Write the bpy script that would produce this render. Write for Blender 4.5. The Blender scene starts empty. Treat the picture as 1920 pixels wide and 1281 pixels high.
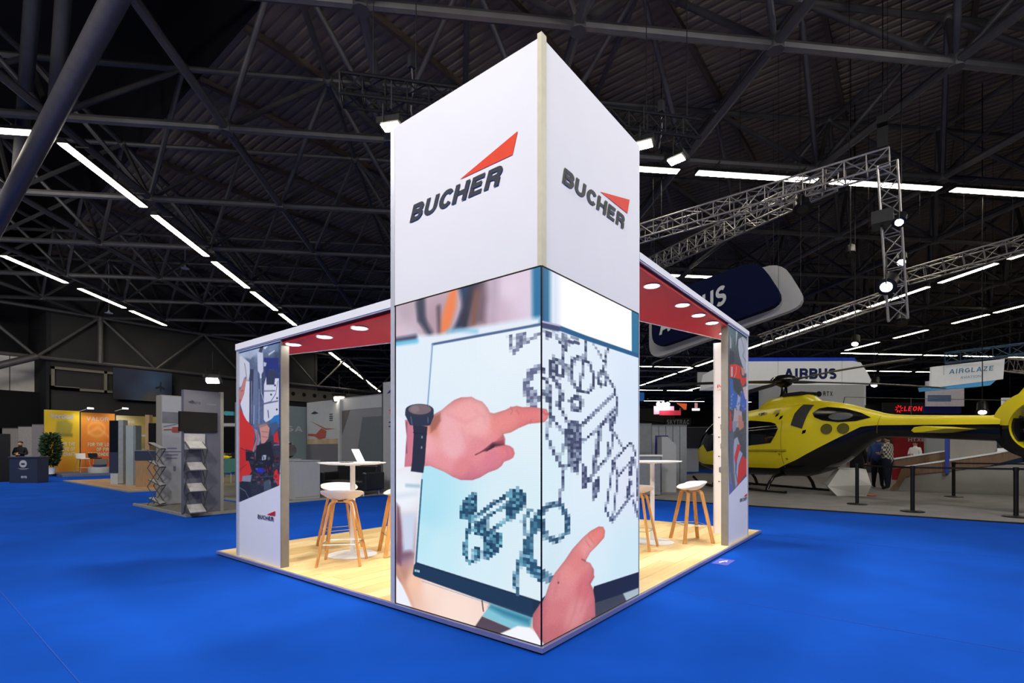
import bpy, math, random
import numpy as np
from mathutils import Vector, Matrix, geometry
random.seed(7); rng = np.random.default_rng(7)
SC = bpy.context.scene; COL = SC.collection
PI = math.pi
# ------------------------------------------------------------------ camera
FPX, HY, CZ = 944.0, 843.0, 1.348              # focal length in pixels of the 1920 px frame, horizon row, eye height
RX, RY = 0.6215, 0.7834                        # camera's right axis = (RX,-RY), view axis = (RY,RX)
CX, CY = -2.7225, -1.9128
cam = bpy.data.cameras.new('camera'); camo = bpy.data.objects.new('camera', cam); COL.objects.link(camo)
cam.sensor_width = 36; cam.lens = FPX/1920*36; cam.shift_y = (HY-640.5)/1920; cam.clip_end = 500; cam.clip_start = .05
camo.location = (CX, CY, CZ); camo.rotation_euler = (PI/2, 0, math.atan2(RX, RY)-PI/2)
SC.camera = camo
# ------------------------------------------------------------------ world, exposure, large lights
w = bpy.data.worlds.new('hall_night'); SC.world = w; w.use_nodes = True
w.node_tree.nodes['Background'].inputs[0].default_value = (.62, .6, .56, 1)
w.node_tree.nodes['Background'].inputs[1].default_value = .01
vs = SC.view_settings; vs.view_transform = 'Standard'; vs.look = 'None'; vs.gamma = 1; vs.exposure = 0; vs.use_curve_mapping = False
def light(name, kind, loc, aim, power, size=.2, col=(1,1,1), angle=60, blend=.6, sy=None):
    l = bpy.data.lights.new(name, kind); o = bpy.data.objects.new(name, l); COL.objects.link(o)
    l.energy = power; l.color = col; o.location = loc
    d = Vector(aim)-Vector(loc); o.rotation_euler = d.to_track_quat('-Z', 'Y').to_euler()
    if kind == 'AREA':
        l.size = size
        if sy: l.shape = 'RECTANGLE'; l.size_y = sy
    else: l.shadow_soft_size = size
    if kind == 'SPOT': l.spot_size = math.radians(angle); l.spot_blend = blend
    return o
# added fill lamps, unseen and out of frame, to brighten stand, carpet and left booths
WARM = (1, .96, .9)
light('added_fill', 'AREA', (-8, -1.0, 9.2), (-.2, 1.6, 2.0), 900, 1.6, (1,.975,.94))
light('added_fill', 'AREA', (0.5, -9, 9.2), (2.0, 0, 2.0), 700, 1.6, (1,.985,.96))
light('added_fill', 'AREA', (-4, 17, 9.2), (1.5, 31, 1), 620, 2.0, (1,.98,.95))
light('added_fill', 'AREA', (-1.5, 26, 6.5), (1.2, 32, 1.2), 300, 1.2, (1,.96,.9))
light('added_fill', 'AREA', (-5, 9, 9.3), (-1.5, 12, 0), 520, 2.0, (1,.98,.96))
light('added_fill_spot', 'SPOT', (-6.5, 1.2, 8.8), (0, 1.6, 2.9), 620, .25, (1,.97,.93), 46, .7)  # added unseen spots that brighten the tower fabric and fascias
light('added_fill_spot', 'SPOT', (2.0, -7.5, 8.8), (1.8, 0, 2.9), 560, .25, (1,.975,.95), 50, .7)
light('added_fill', 'AREA', (9, -6.5, 9.2), (8, -3, 0), 300, 2.0, (1,.98,.95))
# ------------------------------------------------------------------ materials
def lin(c): 
    c = np.asarray(c, float)/255.
    return np.where(c <= .04045, c/12.92, ((c+.055)/1.055)**2.4)
MATS = {}
def mat(name, rgb=(128,128,128), rough=.6, metal=0, emit=0, var=.08, scale=8, bump=0, ecol=None, stretch=None, spec=.5, trans=0):
    if name in MATS: return MATS[name]
    m = bpy.data.materials.new(name); m.use_nodes = True; nt = m.node_tree; b = nt.nodes['Principled BSDF']
    c = lin(rgb); N = nt.nodes.new; K = nt.links.new
    tc = N('ShaderNodeTexCoord'); no = N('ShaderNodeTexNoise'); no.inputs['Scale'].default_value = scale; no.inputs['Detail'].default_value = 5
    if stretch:
        mp = N('ShaderNodeMapping'); mp.inputs['Scale'].default_value = stretch; K(tc.outputs['Object'], mp.inputs[0]); K(mp.outputs[0], no.inputs['Vector'])
    else: K(tc.outputs['Object'], no.inputs['Vector'])
    rp = N('ShaderNodeValToRGB'); rp.color_ramp.elements[0].position = .3; rp.color_ramp.elements[1].position = .7
    rp.color_ramp.elements[0].color = (*[min(1, x*(1-var)) for x in c], 1); rp.color_ramp.elements[1].color = (*[min(1, x*(1+var)) for x in c], 1)
    K(no.outputs[0], rp.inputs[0]); K(rp.outputs[0], b.inputs['Base Color'])
    b.inputs['Roughness'].default_value = rough; b.inputs['Metallic'].default_value = metal; b.inputs['Specular IOR Level'].default_value = spec
    if trans: b.inputs['Transmission Weight'].default_value = trans
    if emit:
        b.inputs['Emission Color'].default_value = (*(lin(ecol) if ecol else c), 1); b.inputs['Emission Strength'].default_value = emit
    if bump:
        bp = N('ShaderNodeBump'); bp.inputs['Strength'].default_value = bump; bp.inputs['Distance'].default_value = .01
        K(no.outputs[0], bp.inputs['Height']); K(bp.outputs[0], b.inputs['Normal'])
    MATS[name] = m; return m
def paintmat(name, emit=0, rough=.5):
    if name in MATS: return MATS[name]
    m = bpy.data.materials.new(name); m.use_nodes = True; nt = m.node_tree; b = nt.nodes['Principled BSDF']
    a = nt.nodes.new('ShaderNodeAttribute'); a.attribute_name = 'ink'
    b.inputs['Roughness'].default_value = rough
    if emit:
        b.inputs['Base Color'].default_value = (.02,.02,.02,1); nt.links.new(a.outputs[0], b.inputs['Emission Color']); b.inputs['Emission Strength'].default_value = emit
    else: nt.links.new(a.outputs[0], b.inputs['Base Color'])
    MATS[name] = m; return m
# ------------------------------------------------------------------ mesh helpers
class B:
    """collects boxes, tubes and sheets, then links them as ONE mesh object"""
    def __init__(s): s.v = []; s.f = []; s.m = []
    def add(s, vs, fs, mi=0):
        n = len(s.v); s.v += [tuple(p) for p in vs]; s.f += [tuple(i+n for i in f) for f in fs]; s.m += [mi]*len(fs); return s
    def box(s, x0, x1, y0, y1, z0, z1, mi=0):
        return s.add([(x0,y0,z0),(x1,y0,z0),(x1,y1,z0),(x0,y1,z0),(x0,y0,z1),(x1,y0,z1),(x1,y1,z1),(x0,y1,z1)],
                     [(0,3,2,1),(4,5,6,7),(0,1,5,4),(1,2,6,5),(2,3,7,6),(3,0,4,7)], mi)
    def tube(s, a, b, r, n=8, r2=None, mi=0, cap=True):
        a = Vector(a); b = Vector(b); d = b-a
        if d.length < 1e-6: return s
        q = d.to_track_quat('Z', 'Y'); r2 = r if r2 is None else r2
        vs = [a+q@Vector((r*math.cos(2*PI*i/n), r*math.sin(2*PI*i/n), 0)) for i in range(n)] + [b+q@Vector((r2*math.cos(2*PI*i/n), r2*math.sin(2*PI*i/n), 0)) for i in range(n)]
        fs = [(i, (i+1)%n, n+(i+1)%n, n+i) for i in range(n)]
        if cap: fs += [tuple(range(n-1,-1,-1)), tuple(range(n, 2*n))]
        return s.add(vs, fs, mi)
    def path(s, pts, r, n=8, mi=0, radii=None):
        pts = [Vector(p) for p in pts]; N = len(pts); vs = []; up = None
        for k, p in enumerate(pts):
            d = (pts[min(k+1,N-1)]-pts[max(k-1,0)]).normalized()
            if up is None:
                up = d.orthogonal().normalized()
            up = (up-d*up.dot(d)).normalized(); sd = d.cross(up); rr = radii[k] if radii else r
            vs += [p+(up*math.cos(2*PI*i/n)+sd*math.sin(2*PI*i/n))*rr for i in range(n)]
        fs = [(k*n+i, k*n+(i+1)%n, (k+1)*n+(i+1)%n, (k+1)*n+i) for k in range(N-1) for i in range(n)]
        fs += [tuple(range(n-1,-1,-1)), tuple(range((N-1)*n, N*n))]
        return s.add(vs, fs, mi)
    def lathe(s, prof, n=32, c=(0,0,0), mi=0):
        vs = []; N = len(prof)
        for r, z in prof: vs += [(c[0]+r*math.cos(2*PI*i/n), c[1]+r*math.sin(2*PI*i/n), c[2]+z) for i in range(n)]
        fs = [(k*n+i, k*n+(i+1)%n, (k+1)*n+(i+1)%n, (k+1)*n+i) for k in range(N-1) for i in range(n)]
        fs += [tuple(range(n-1,-1,-1)), tuple(range((N-1)*n, N*n))]
        return s.add(vs, fs, mi)
    def prism(s, pts, ext, mi=0):
        """closed outline (3-D points) pushed along ext"""
        n = len(pts); e = Vector(ext); a = [Vector(p) for p in pts]
        return s.add(a+[p+e for p in a], [tuple(range(n)), tuple(range(2*n-1,n-1,-1))]+[(i,(i+1)%n,n+(i+1)%n,n+i) for i in range(n)], mi)
    def ball(s, c, r, n=10, m=7, sx=1, sy=1, sz=1, mi=0):
        return s.lathe2([(r*math.sin(PI*k/m), -r*math.cos(PI*k/m)) for k in range(m+1)], n, c, sx, sy, sz, mi)
    def lathe2(s, prof, n, c, sx, sy, sz, mi):
        vs = []; N = len(prof)
        for r, z in prof: vs += [(c[0]+sx*max(r,1e-4)*math.cos(2*PI*i/n), c[1]+sy*max(r,1e-4)*math.sin(2*PI*i/n), c[2]+sz*z) for i in range(n)]
        return s.add(vs, [(k*n+i, k*n+(i+1)%n, (k+1)*n+(i+1)%n, (k+1)*n+i) for k in range(N-1) for i in range(n)], mi)
    def obj(s, name, m, parent=None, smooth=False, bevel=0):
        me = bpy.data.meshes.new(name); me.from_pydata(s.v, [], s.f); 
        for mm in (m if isinstance(m, (list, tuple)) else [m]): me.materials.append(mm)
        if any(s.m): me.polygons.foreach_set('material_index', s.m)
        bm_fix(me)
        if smooth:
            me.shade_smooth() if hasattr(me, 'shade_smooth') else None
            try: me.set_sharp_from_angle(angle=math.radians(40))
            except Exception: pass
        o = bpy.data.objects.new(name, me); COL.objects.link(o); o.parent = parent
        if bevel:
            bv = o.modifiers.new('bevel', 'BEVEL'); bv.width = bevel; bv.segments = 2; bv.limit_method = 'ANGLE'
        return o
import bmesh
def bm_fix(me):
    bm = bmesh.new(); bm.from_mesh(me); bmesh.ops.recalc_face_normals(bm, faces=bm.faces); bm.to_mesh(me); bm.free()
def tag(o, label, cat, group=None, kind=None):
    o['label'] = label; o['category'] = cat
    if group: o['group'] = group
    if kind: o['kind'] = kind
    return o
def thing(name, label, cat, loc=(0,0,0), rz=0, group=None):
    o = bpy.data.objects.new(name, None); COL.objects.link(o); o.location = loc; o.rotation_euler = (0,0,rz); o.empty_display_size = .1
    return tag(o, label, cat, group)
def struct(o): o['kind'] = 'structure'; return o
def copy_tree(o, parent=None, loc=None, rz=None, label=None):
    c = o.copy(); COL.objects.link(c); c.parent = parent
    if loc is not None: c.location = loc
    if rz is not None: c.rotation_euler = (0,0,rz)
    if label: c['label'] = label
    for ch in KIDS(o): copy_tree(ch, c)
    return c
def KIDS(o): return [x for x in bpy.data.objects if x.parent == o] if not hasattr(o, 'children') else list(o.children)
def cw(x, d, z=0):
    """metres right of the camera, metres ahead of it -> world"""
    return Vector((CX+x*RX+d*RY, CY-x*RY+d*RX, z))
def rayd(px, py): 
    a = (px-960)/FPX
    return Vector((a*RX+RY, -a*RY+RX, (HY-py)/FPX))
EYE = Vector((CX, CY, CZ))
def onz(px, py, z=0): r = rayd(px, py); return EYE+r*((z-CZ)/r.z)      # measured point on the level z
def onX(px, py, X): r = rayd(px, py); return EYE+r*((X-CX)/r.x)         # on the upright plane x = X
def onY(px, py, Y): r = rayd(px, py); return EYE+r*((Y-CY)/r.y)
def ond(px, py, d): return EYE+rayd(px, py)*d
FACE = math.atan2(RX, RY)-PI/2                  # heading of an upright board that faces the camera's place
# ------------------------------------------------------------------ bold block lettering
def arc(cx, cy, rx, ry, a0, a1, n=8): return [(cx+rx*math.cos(math.radians(a0+(a1-a0)*k/n)), cy+ry*math.sin(math.radians(a0+(a1-a0)*k/n))) for k in range(n+1)]
GL = {
 'A': (.86, [[(.1,0),(.43,.98)],[(.76,0),(.43,.98)],[(.2,.3),(.66,.3)]]),
 'B': (.72, [[(.11,0),(.11,1)],[(.11,.89)]+arc(.42,.71,.19,.18,90,-90)+[(.11,.53)],[(.11,.53)]+arc(.42,.32,.21,.21,90,-90)+[(.11,.11)]]),
 'C': (.70, [arc(.39,.5,.28,.39,35,325,16)]), 'D': (.76, [[(.11,0),(.11,1)],[(.11,.89)]+arc(.34,.5,.31,.39,90,-90,12)+[(.11,.11)]]),
 'E': (.68, [[(.11,0),(.11,1)],[(.11,.89),(.64,.89)],[(.11,.52),(.58,.52)],[(.11,.11),(.66,.11)]]),
 'F': (.64, [[(.11,0),(.11,1)],[(.11,.89),(.62,.89)],[(.11,.5),(.54,.5)]]),
 'G': (.8, [arc(.39,.5,.28,.39,40,300,14)+[(.66,.16),(.66,.5)],[(.42,.47),(.76,.47)]]),
 'H': (.78, [[(.11,0),(.11,1)],[(.67,0),(.67,1)],[(.11,.5),(.67,.5)]]), 'I': (.3, [[(.13,0),(.13,1)]]),
 'K': (.76, [[(.11,0),(.11,1)],[(.18,.4),(.64,1)],[(.32,.56),(.68,0)]]), 'L': (.62, [[(.11,0),(.11,1)],[(.11,.11),(.6,.11)]]),
 'N': (.78, [[(.11,0),(.11,1)],[(.67,0),(.67,1)],[(.11,.93),(.67,.07)]]), 'O': (.82, [arc(.4,.5,.29,.39,0,360,20)]),
 'R': (.76, [[(.11,0),(.11,1)],[(.11,.89)]+arc(.44,.7,.19,.19,90,-90)+[(.11,.51)],[(.42,.5),(.6,.38),(.62,0)]]),
 'S': (.72, [arc(.36,.71,.24,.19,30,250,10)+arc(.36,.3,.25,.2,80,-145,10)]), 'T': (.72, [[(.34,0),(.34,.9)],[(0,.89),(.68,.89)]]),
 'U': (.76, [[(.11,1)]+arc(.38,.38,.27,.27,180,360,12)+[(.65,1)]]), 'V': (.8, [[(.1,1),(.4,.05)],[(.7,1),(.4,.05)]]),
 'X': (.76, [[(.08,0),(.66,1)],[(.66,0),(.08,1)]]), 'Y': (.76, [[(.08,1),(.38,.45)],[(.68,1),(.38,.45)],[(.38,.5),(.38,0)]]),
 'Z': (.72, [[(.04,.89),(.62,.89)],[(.58,.88),(.1,.12)],[(.04,.11),(.66,.11)]]),
 'P': (.72, [[(.11,0),(.11,1)],[(.11,.89)]+arc(.42,.67,.2,.22,90,-90)+[(.11,.45)]]),
 'M': (.92, [[(.11,0),(.11,1)],[(.81,0),(.81,1)],[(.11,.95),(.46,.2)],[(.81,.95),(.46,.2)]]),
 'W': (1.1, [[(.08,1),(.3,.04)],[(.3,.04),(.54,.92)],[(.54,.92),(.78,.04)],[(.78,.04),(1.0,1)]]), ' ': (.4, []), "'": (.25, [[(.1,.7),(.1,1)]]),
}
def letters(word, o, u, v, width, height, weight=.22, shear=0, gap=.1, lift=.002):
    """B() holding block letters: o lower-left corner, u/v unit axes of the surface, width and cap height in metres"""
    o = Vector(o); u = Vector(u).normalized(); v = Vector(v).normalized(); n = u.cross(v)
    tot = sum(GL[c][0]+gap for c in word)-gap; kx = (width-shear*height)/tot; b = B(); x = 0; nl = 0
    for c in word:
        wd, strokes = GL[c]
        for st in strokes:
            nl += 1
            P = [Vector(p).to_2d() if False else Vector((p[0], p[1])) for p in st]; N = len(P); Lp = []; Rp = []
            for k in range(N):
                d0 = (P[k]-P[k-1]).normalized() if k else None; d1 = (P[k+1]-P[k]).normalized() if k < N-1 else None
                d0 = d0 or d1; d1 = d1 or d0; m = (d0+d1); m = m.normalized() if m.length > 1e-6 else d1
                nn = Vector((-m.y, m.x)); h = weight/2/max(.45, nn.dot(Vector((-d1.y, d1.x))))
                Lp.append(P[k]+nn*h); Rp.append(P[k]-nn*h)
            def w3(p): 
                yy = min(max(p.y, 0), 1)
                return o+u*((x+p.x)*kx+shear*yy*height)+v*(yy*height)+n*(lift+.0012*(nl % 4))
            b.add([w3(p) for p in Lp]+[w3(p) for p in Rp], [(k, k+1, N+k+1, N+k) for k in range(N-1)])
        x += wd+gap
    return b
def plain_text(body, name, o, u, v, width, height, m, parent, bold=.0, shear=0, lift=.002):
    cu = bpy.data.curves.new(name, 'FONT'); cu.body = body; cu.size = 1; cu.offset = bold; cu.shear = shear; cu.fill_mode = 'FRONT'; cu.resolution_u = 3
    t = bpy.data.objects.new(name, cu); COL.objects.link(t)
    me = bpy.data.meshes.new_from_object(t.evaluated_get(bpy.context.evaluated_depsgraph_get())); COL.objects.unlink(t); bpy.data.objects.remove(t)
    co = np.empty(len(me.vertices)*3); me.vertices.foreach_get('co', co); co = co.reshape(-1,3)
    mn = co.min(0); mx = co.max(0); a = (co[:,0]-mn[0])/max(mx[0]-mn[0],1e-6)*width; c = (co[:,1]-mn[1])/max(mx[1]-mn[1],1e-6)*height
    u = np.array(Vector(u).normalized()); v = np.array(Vector(v).normalized()); n = np.cross(u, v)
    co = np.array(o)+a[:,None]*u+c[:,None]*v+n*lift
    me.vertices.foreach_set('co', co.ravel()); me.materials.clear(); me.materials.append(m)
    r = bpy.data.objects.new(name, me); COL.objects.link(r); r.parent = parent; return r
# ------------------------------------------------------------------ painted prints and the picture on the LED wall
class Canvas:
    def __init__(s, w, h, bg, f): s.w, s.h, s.f = w, h, f; s.a = np.tile(np.array(bg, float), (h, w, 1))
    def _d(s, P, closed, pad):
        P = np.array([s.f(*p) for p in P], float)
        x0, y0 = np.floor(P.min(0)-pad).astype(int); x1, y1 = np.ceil(P.max(0)+pad).astype(int)+1
        x0 = max(x0,0); y0 = max(y0,0); x1 = min(x1,s.w); y1 = min(y1,s.h)
        if x1 <= x0 or y1 <= y0: return None
        X, Y = np.meshgrid(np.arange(x0,x1), np.arange(y0,y1)); D = np.full(X.shape, 1e9); I = np.zeros(X.shape, bool)
        n = len(P)
        for k in range(n if closed else n-1):
            a = P[k]; b = P[(k+1)%n]; d = b-a; L = d@d+1e-9
            t = np.clip(((X-a[0])*d[0]+(Y-a[1])*d[1])/L, 0, 1)
            D = np.minimum(D, (X-a[0]-t*d[0])**2+(Y-a[1]-t*d[1])**2)
            if closed:
                c = (a[1] > Y) != (b[1] > Y)
                if abs(d[1]) > 1e-9: I ^= c & (X < d[0]*(Y-a[1])/d[1]+a[0])
        D = np.sqrt(D); return (slice(y0,y1), slice(x0,x1)), D, I
    def _mix(s, sl, cov, col):
        s.a[sl] = s.a[sl]*(1-cov[...,None])+np.array(col, float)*cov[...,None]
    def poly(s, P, col, soft=1, al=1):
        r = s._d(P, True, soft)
        if r: s._mix(r[0], np.clip(.5+np.where(r[2], r[1], -r[1])/soft, 0, 1)*al, col)
    def line(s, P, w, col, soft=1, al=1):
        r = s._d(P, False, w/2+soft)
        if r: s._mix(r[0], np.clip((w/2-r[1])/soft+.5, 0, 1)*al, col)
    def oval(s, cx, cy, rx, ry, col, soft=1, al=1, ring=None, rot=0):
        c, q = math.cos(math.radians(rot)), math.sin(math.radians(rot))
        P = [(cx+rx*math.cos(t)*c-ry*math.sin(t)*q, cy+rx*math.cos(t)*q+ry*math.sin(t)*c) for t in np.linspace(0, 2*PI, 25)]
        s.line(P, ring, col, soft, al) if ring else s.poly(P[:-1], col, soft, al)
    def speckle(s, amt, cell=1):
        n = rng.normal(0, amt, (s.h//cell+1, s.w//cell+1, 1)); s.a += np.kron(n, np.ones((cell, cell, 1)))[:s.h, :s.w]
def ramp(c, dots, pw=2.0, al=1, region=None):
    """soft colour field from scattered samples (photo px, px, colour)"""
    X, Y = np.meshgrid(np.arange(c.w), np.arange(c.h)); W = 0; A = 0
    for x, y, col in dots:
        u, v = c.f(x, y); k = 1/((X-u)**2+(Y-v)**2+60)**pw; W = W+k; A = A+k[...,None]*np.array(col, float)
    A = A/W[...,None]; c.a = c.a*(1-al)+A*al
def sheet(name, c, o, u, v, wd, ht, m, parent, lift=.0):
    """flat print: a fine grid whose point colours are the canvas"""
    h, w_ = c.h, c.w; o = np.array(o, float); u = np.array(u, float); v = np.array(v, float)
    i, j = np.meshgrid(np.linspace(0, wd, w_), np.linspace(0, ht, h))
    co = o+i[...,None]*u+j[...,None]*v+np.cross(u, v)*lift
    me = bpy.data.meshes.new(name); n = (w_-1)*(h-1); me.vertices.add(w_*h); me.vertices.foreach_set('co', co.ravel())
    a = (np.arange(h-1)[:,None]*w_+np.arange(w_-1)).ravel(); q = np.stack([a, a+1, a+w_+1, a+w_], 1)
    me.loops.add(n*4); me.polygons.add(n); me.loops.foreach_set('vertex_index', q.ravel().astype(np.int32))
    me.polygons.foreach_set('loop_start', np.arange(0, n*4, 4, dtype=np.int32))
    try: me.polygons.foreach_set('loop_total', np.full(n, 4, dtype=np.int32))
    except Exception: pass
    me.update(); at = me.color_attributes.new('ink', 'FLOAT_COLOR', 'POINT')
    d = np.ones((h*w_, 4)); d[:,:3] = lin(np.clip(c.a, 0, 255)).reshape(-1,3); at.data.foreach_set('color', d.ravel().astype(np.float32))
    me.materials.append(m); ob = bpy.data.objects.new(name, me); COL.objects.link(ob); ob.parent = parent; return ob
def uvmap(kind, val, o, u, v, wd, ht, w_, h):
    """photo pixel -> canvas column,row of a print standing on the plane x=val or y=val"""
    o = Vector(o); u = Vector(u); v = Vector(v); fn = onX if kind == 'X' else onY
    def f(px, py): 
        p = fn(px, py, val)-o
        return (p.dot(u)/wd*(w_-1), p.dot(v)/ht*(h-1))
    return f
# ------------------------------------------------------------------ common materials
M_blue = mat('blue_carpet', (10,71,170), .95, var=.15, scale=.9, spec=.08)
M_grey = mat('grey_carpet', (130,126,124), .95, var=.1, scale=2.5, spec=.1)
M_white = mat('white_laminate', (236,236,236), .45, var=.02)
M_fab = mat('white_fabric', (244,242,244), .8, var=.012, scale=3)
M_alu = mat('silver_profile', (208,210,216), .4, .2, var=.05, scale=20)
M_cream = mat('cream_profile', (214,206,178), .5, .1, var=.05, scale=14)
M_black = mat('black_metal', (14,14,15), .45, .3, var=.15)
M_dark = mat('dark_plastic', (24,25,28), .4, var=.1)
M_red = mat('red_ceiling_panel', (190,40,42), .45, var=.03, scale=3)
M_orange = mat('orange_red_print', (240,62,20), .6, var=.02)
M_orange2 = mat('warm_red_print', (238,70,50), .6, var=.02)
M_ink = mat('slate_ink', (40,44,60), .6, var=.03)
M_ink2 = mat('graphite_ink', (58,60,62), .6, var=.03)
M_steel = mat('hall_steel', (84,81,79), .5, .25, var=.12, scale=3)
M_wood = mat('oak_leg', (206,150,84), .5, var=.14, scale=6, stretch=(9,9,.8))
M_seat = mat('white_seat_shell', (238,234,228), .4, var=.015)
M_lamp = mat('downlight_glow', (255,250,240), emit=14)
M_flood = mat('flood_glow', (255,246,225), emit=60)
M_tube = mat('warm_tube_glow', (255,246,222), emit=22)
M_cool = mat('cool_lamp_glow', (235,242,255), emit=30)
M_alt = mat('aluminium_truss', (150,146,142), .4, .5, var=.1)
M_print = paintmat('printed_fabric', rough=.75)
M_led = paintmat('led_picture', emit=1.0)
X_, Y_, Z_ = Vector((1,0,0)), Vector((0,1,0)), Vector((0,0,1))
# ------------------------------------------------------------------ hall floor
fb = B(); fb.add([(-60,-60,0),(130,-60,0),(130,60,0),(-60,60,0)], [(0,1,2,3)])
floor = struct(fb.obj('floor', M_blue))
g = B().box(10.15, 26, -14, 7.5, 0, .018).box(26, 70, -40, 4, 0, .018); gc = g.obj('floor_carpet_grey', M_grey); struct(gc)
e = B().box(10.10, 10.16, -14, 7.5, 0, .026); eo = e.obj('carpet_edge_strip', M_dark, gc)
# carpet lengths of the blue floor show as fine seams
for k in range(8):
    s = B().box(-14+k*4, -13.994+k*4, -12, 30, .0005, .0025).obj('carpet_seam', mat('blue_seam', (9,68,168), .9), floor)
# ------------------------------------------------------------------ stand floor
PT = .05
plat = thing('raised_stand_floor', 'raised pale oak plank floor of the white exhibition stand on blue carpet', 'platform', (0,0,0))
B().box(-.0, 6.08, 0.0, 5.03, .012, PT-.008).obj('floor_core', M_black, plat)
yel = mat('yellow_underlay_edge', (190,170,40), .7)
B().box(-.012, 6.08, -.012, 5.03, .004, .011).obj('underlay_edge', yel, plat)
pb = B()
for a in ((-.03,6.11,-.03,0),(-.03,0,0,5.06),(6.08,6.11,0,5.06),(0,6.08,5.03,5.06)): pb.box(a[0],a[1],a[2],a[3],.017,PT)
pb.obj('edge_profile', mat('violet_silver_profile', (150,152,190), .35, .5, var=.05), plat)
planks = [mat('oak_plank_%s' % n, c, .5, var=.09, scale=3, stretch=(1,14,14)) for n, c in (('light',(226,196,138)),('mid',(220,188,130)),('warm',(214,180,120)),('pale',(230,202,148)))]
r = random.Random(3); pm = {}
for row in range(26):
    y0 = row*.1935; x = -1.2*r.random()
    while x < 6.08:
        x0 = max(0, x); x1 = min(6.08, x+1.2); x += 1.2
        if x1-x0 < .03: continue
        B().box(x0+.001, x1-.001, y0+.001, min(5.03, y0+.1925)-.001, PT-.008, PT+r.uniform(-.0006,.0006)).obj('plank', planks[r.randrange(4)], plat)
# ------------------------------------------------------------------ tower
tw = thing('display_tower', 'tall white stand tower with lit picture wall below and BUCHER lettering above', 'tower', (0,0,PT))
ZL, ZT, ZC, TW = .057, 2.557, 4.075, 1.5
z = lambda q: q-PT
B().box(.03, TW, .03, TW, .0, z(ZC)-.05).obj('inner_frame', M_dark, tw)
# fabric covers above
B().box(.0, .03, .012, TW+.01, z(ZT)+.006, z(ZC)).obj('fabric_cover', M_fab, tw)
B().box(.055, TW, .0, .03, z(ZT)+.006, z(ZC)).obj('fabric_cover', M_fab, tw)
B().box(TW, TW+.03, 0, TW, z(ZT), z(ZC)).obj('fabric_cover', M_fab, tw)
B().box(0, TW+.03, TW+.01, TW+.04, 0, z(ZC)).obj('rear_cover', M_fab, tw)
B().box(TW, TW+.03, 0, TW, 0, z(ZT)).obj('side_cover', M_fab, tw)
B().box(-.004, .054, -.004, .03, z(ZT)+.004, z(ZC)+.03).obj('corner_post', M_cream, tw)
B().box(-.004, .06, TW+.01, TW+.065, 0, z(ZC)-.02).obj('edge_post', M_alu, tw)
B().box(.04, TW-.01, .04, TW-.01, z(ZC)-.04, z(ZC)-.02).obj('top_cap', M_white, tw)
# ---- the picture: two leaves of one image that turns the corner
fL = uvmap('X', 0.0, (0,TW-.01,ZL), (0,-1,0), (0,0,1), TW-.012, ZT-ZL, 300, 600)
fR = uvmap('Y', 0.0, (.002,0,ZL), (1,0,0), (0,0,1), TW-.004, ZT-ZL, 230, 600)
cl = Canvas(300, 600, (222,236,250), fL); cr = Canvas(230, 600, (226,236,250), fR)
# region transforms: crops of the photograph at a known scale
def T(x0, y0, s): return lambda P: [(x0+x/s, y0+y/s) for x, y in P]
t2 = T(740,500,4.93); t3 = T(740,730,6.4); t4 = T(740,900,3.883); t5 = T(1000,490,4.133); t6 = T(1000,780,2.848)
# left leaf, blurred room above the monitor
ramp(cl, [(744,600,(200,180,195)),(760,585,(185,165,180)),(745,625,(215,190,205)),(820,600,(180,150,165)),(1000,560,(222,205,226)),(960,540,(226,208,226)),(930,580,(205,180,200)),(900,600,(190,165,180)),(905,560,(190,170,190)),(745,660,(235,240,252)),(760,700,(240,242,252)),(748,760,(228,238,250)),(755,930,(240,245,252)),(750,1000,(200,190,205)),(752,1040,(150,120,150)),(757,1075,(190,140,120)),(775,1090,(250,200,170)),(810,1100,(252,222,205)),(850,1140,(252,226,212)),(1000,520,(225,205,226))], 1.6)
cl.poly(t2([(285,200),(205,340),(225,500),(290,560),(280,300)]), (45,50,70), 14)
cl.line(t2([(240,300),(250,480),(330,620)]), 12, (55,58,78), 12)
cl.line(t2([(410,380),(420,600)]), 8, (90,70,85), 10)
cl.poly(t2([(520,210),(585,200),(570,380),(500,600),(430,610),(445,450)]), (238,128,72), 12)
cl.poly(t2([(590,150),(730,120),(800,120),(690,380),(640,560),(540,600),(600,480),(640,380)]), (22,50,92), 12)
cl.line(t2([(760,150),(700,300),(640,540)]), 22, (38,36,58), 14)
cl.poly(t2([(760,130),(850,120),(860,300),(840,520),(700,560),(700,400)]), (96,72,84), 16, .8)
cl.line(t2([(760,240),(730,520)]), 10, (130,80,62), 10, .8)
cl.line(t2([(930,100),(910,520)]), 16, (182,160,182), 14, .7)
cl.poly(t2([(1275,0),(1400,-30),(1400,560),(1280,560)]), (18,108,158), 9)
cl.poly(t2([(10,690),(210,640),(420,630),(560,600),(760,560),(1250,480),(1350,470),(1350,540),(355,720),(300,1290),(10,1290)]), (226,237,250), 10)
cl.line(t2([(500,600),(620,585),(760,600)]), 8, (120,190,225), 8, .7)
cl.line(t2([(10,690),(190,660)]), 12, (60,60,90), 9); cl.line(t2([(10,715),(210,690)]), 8, (110,200,235), 8)
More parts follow.
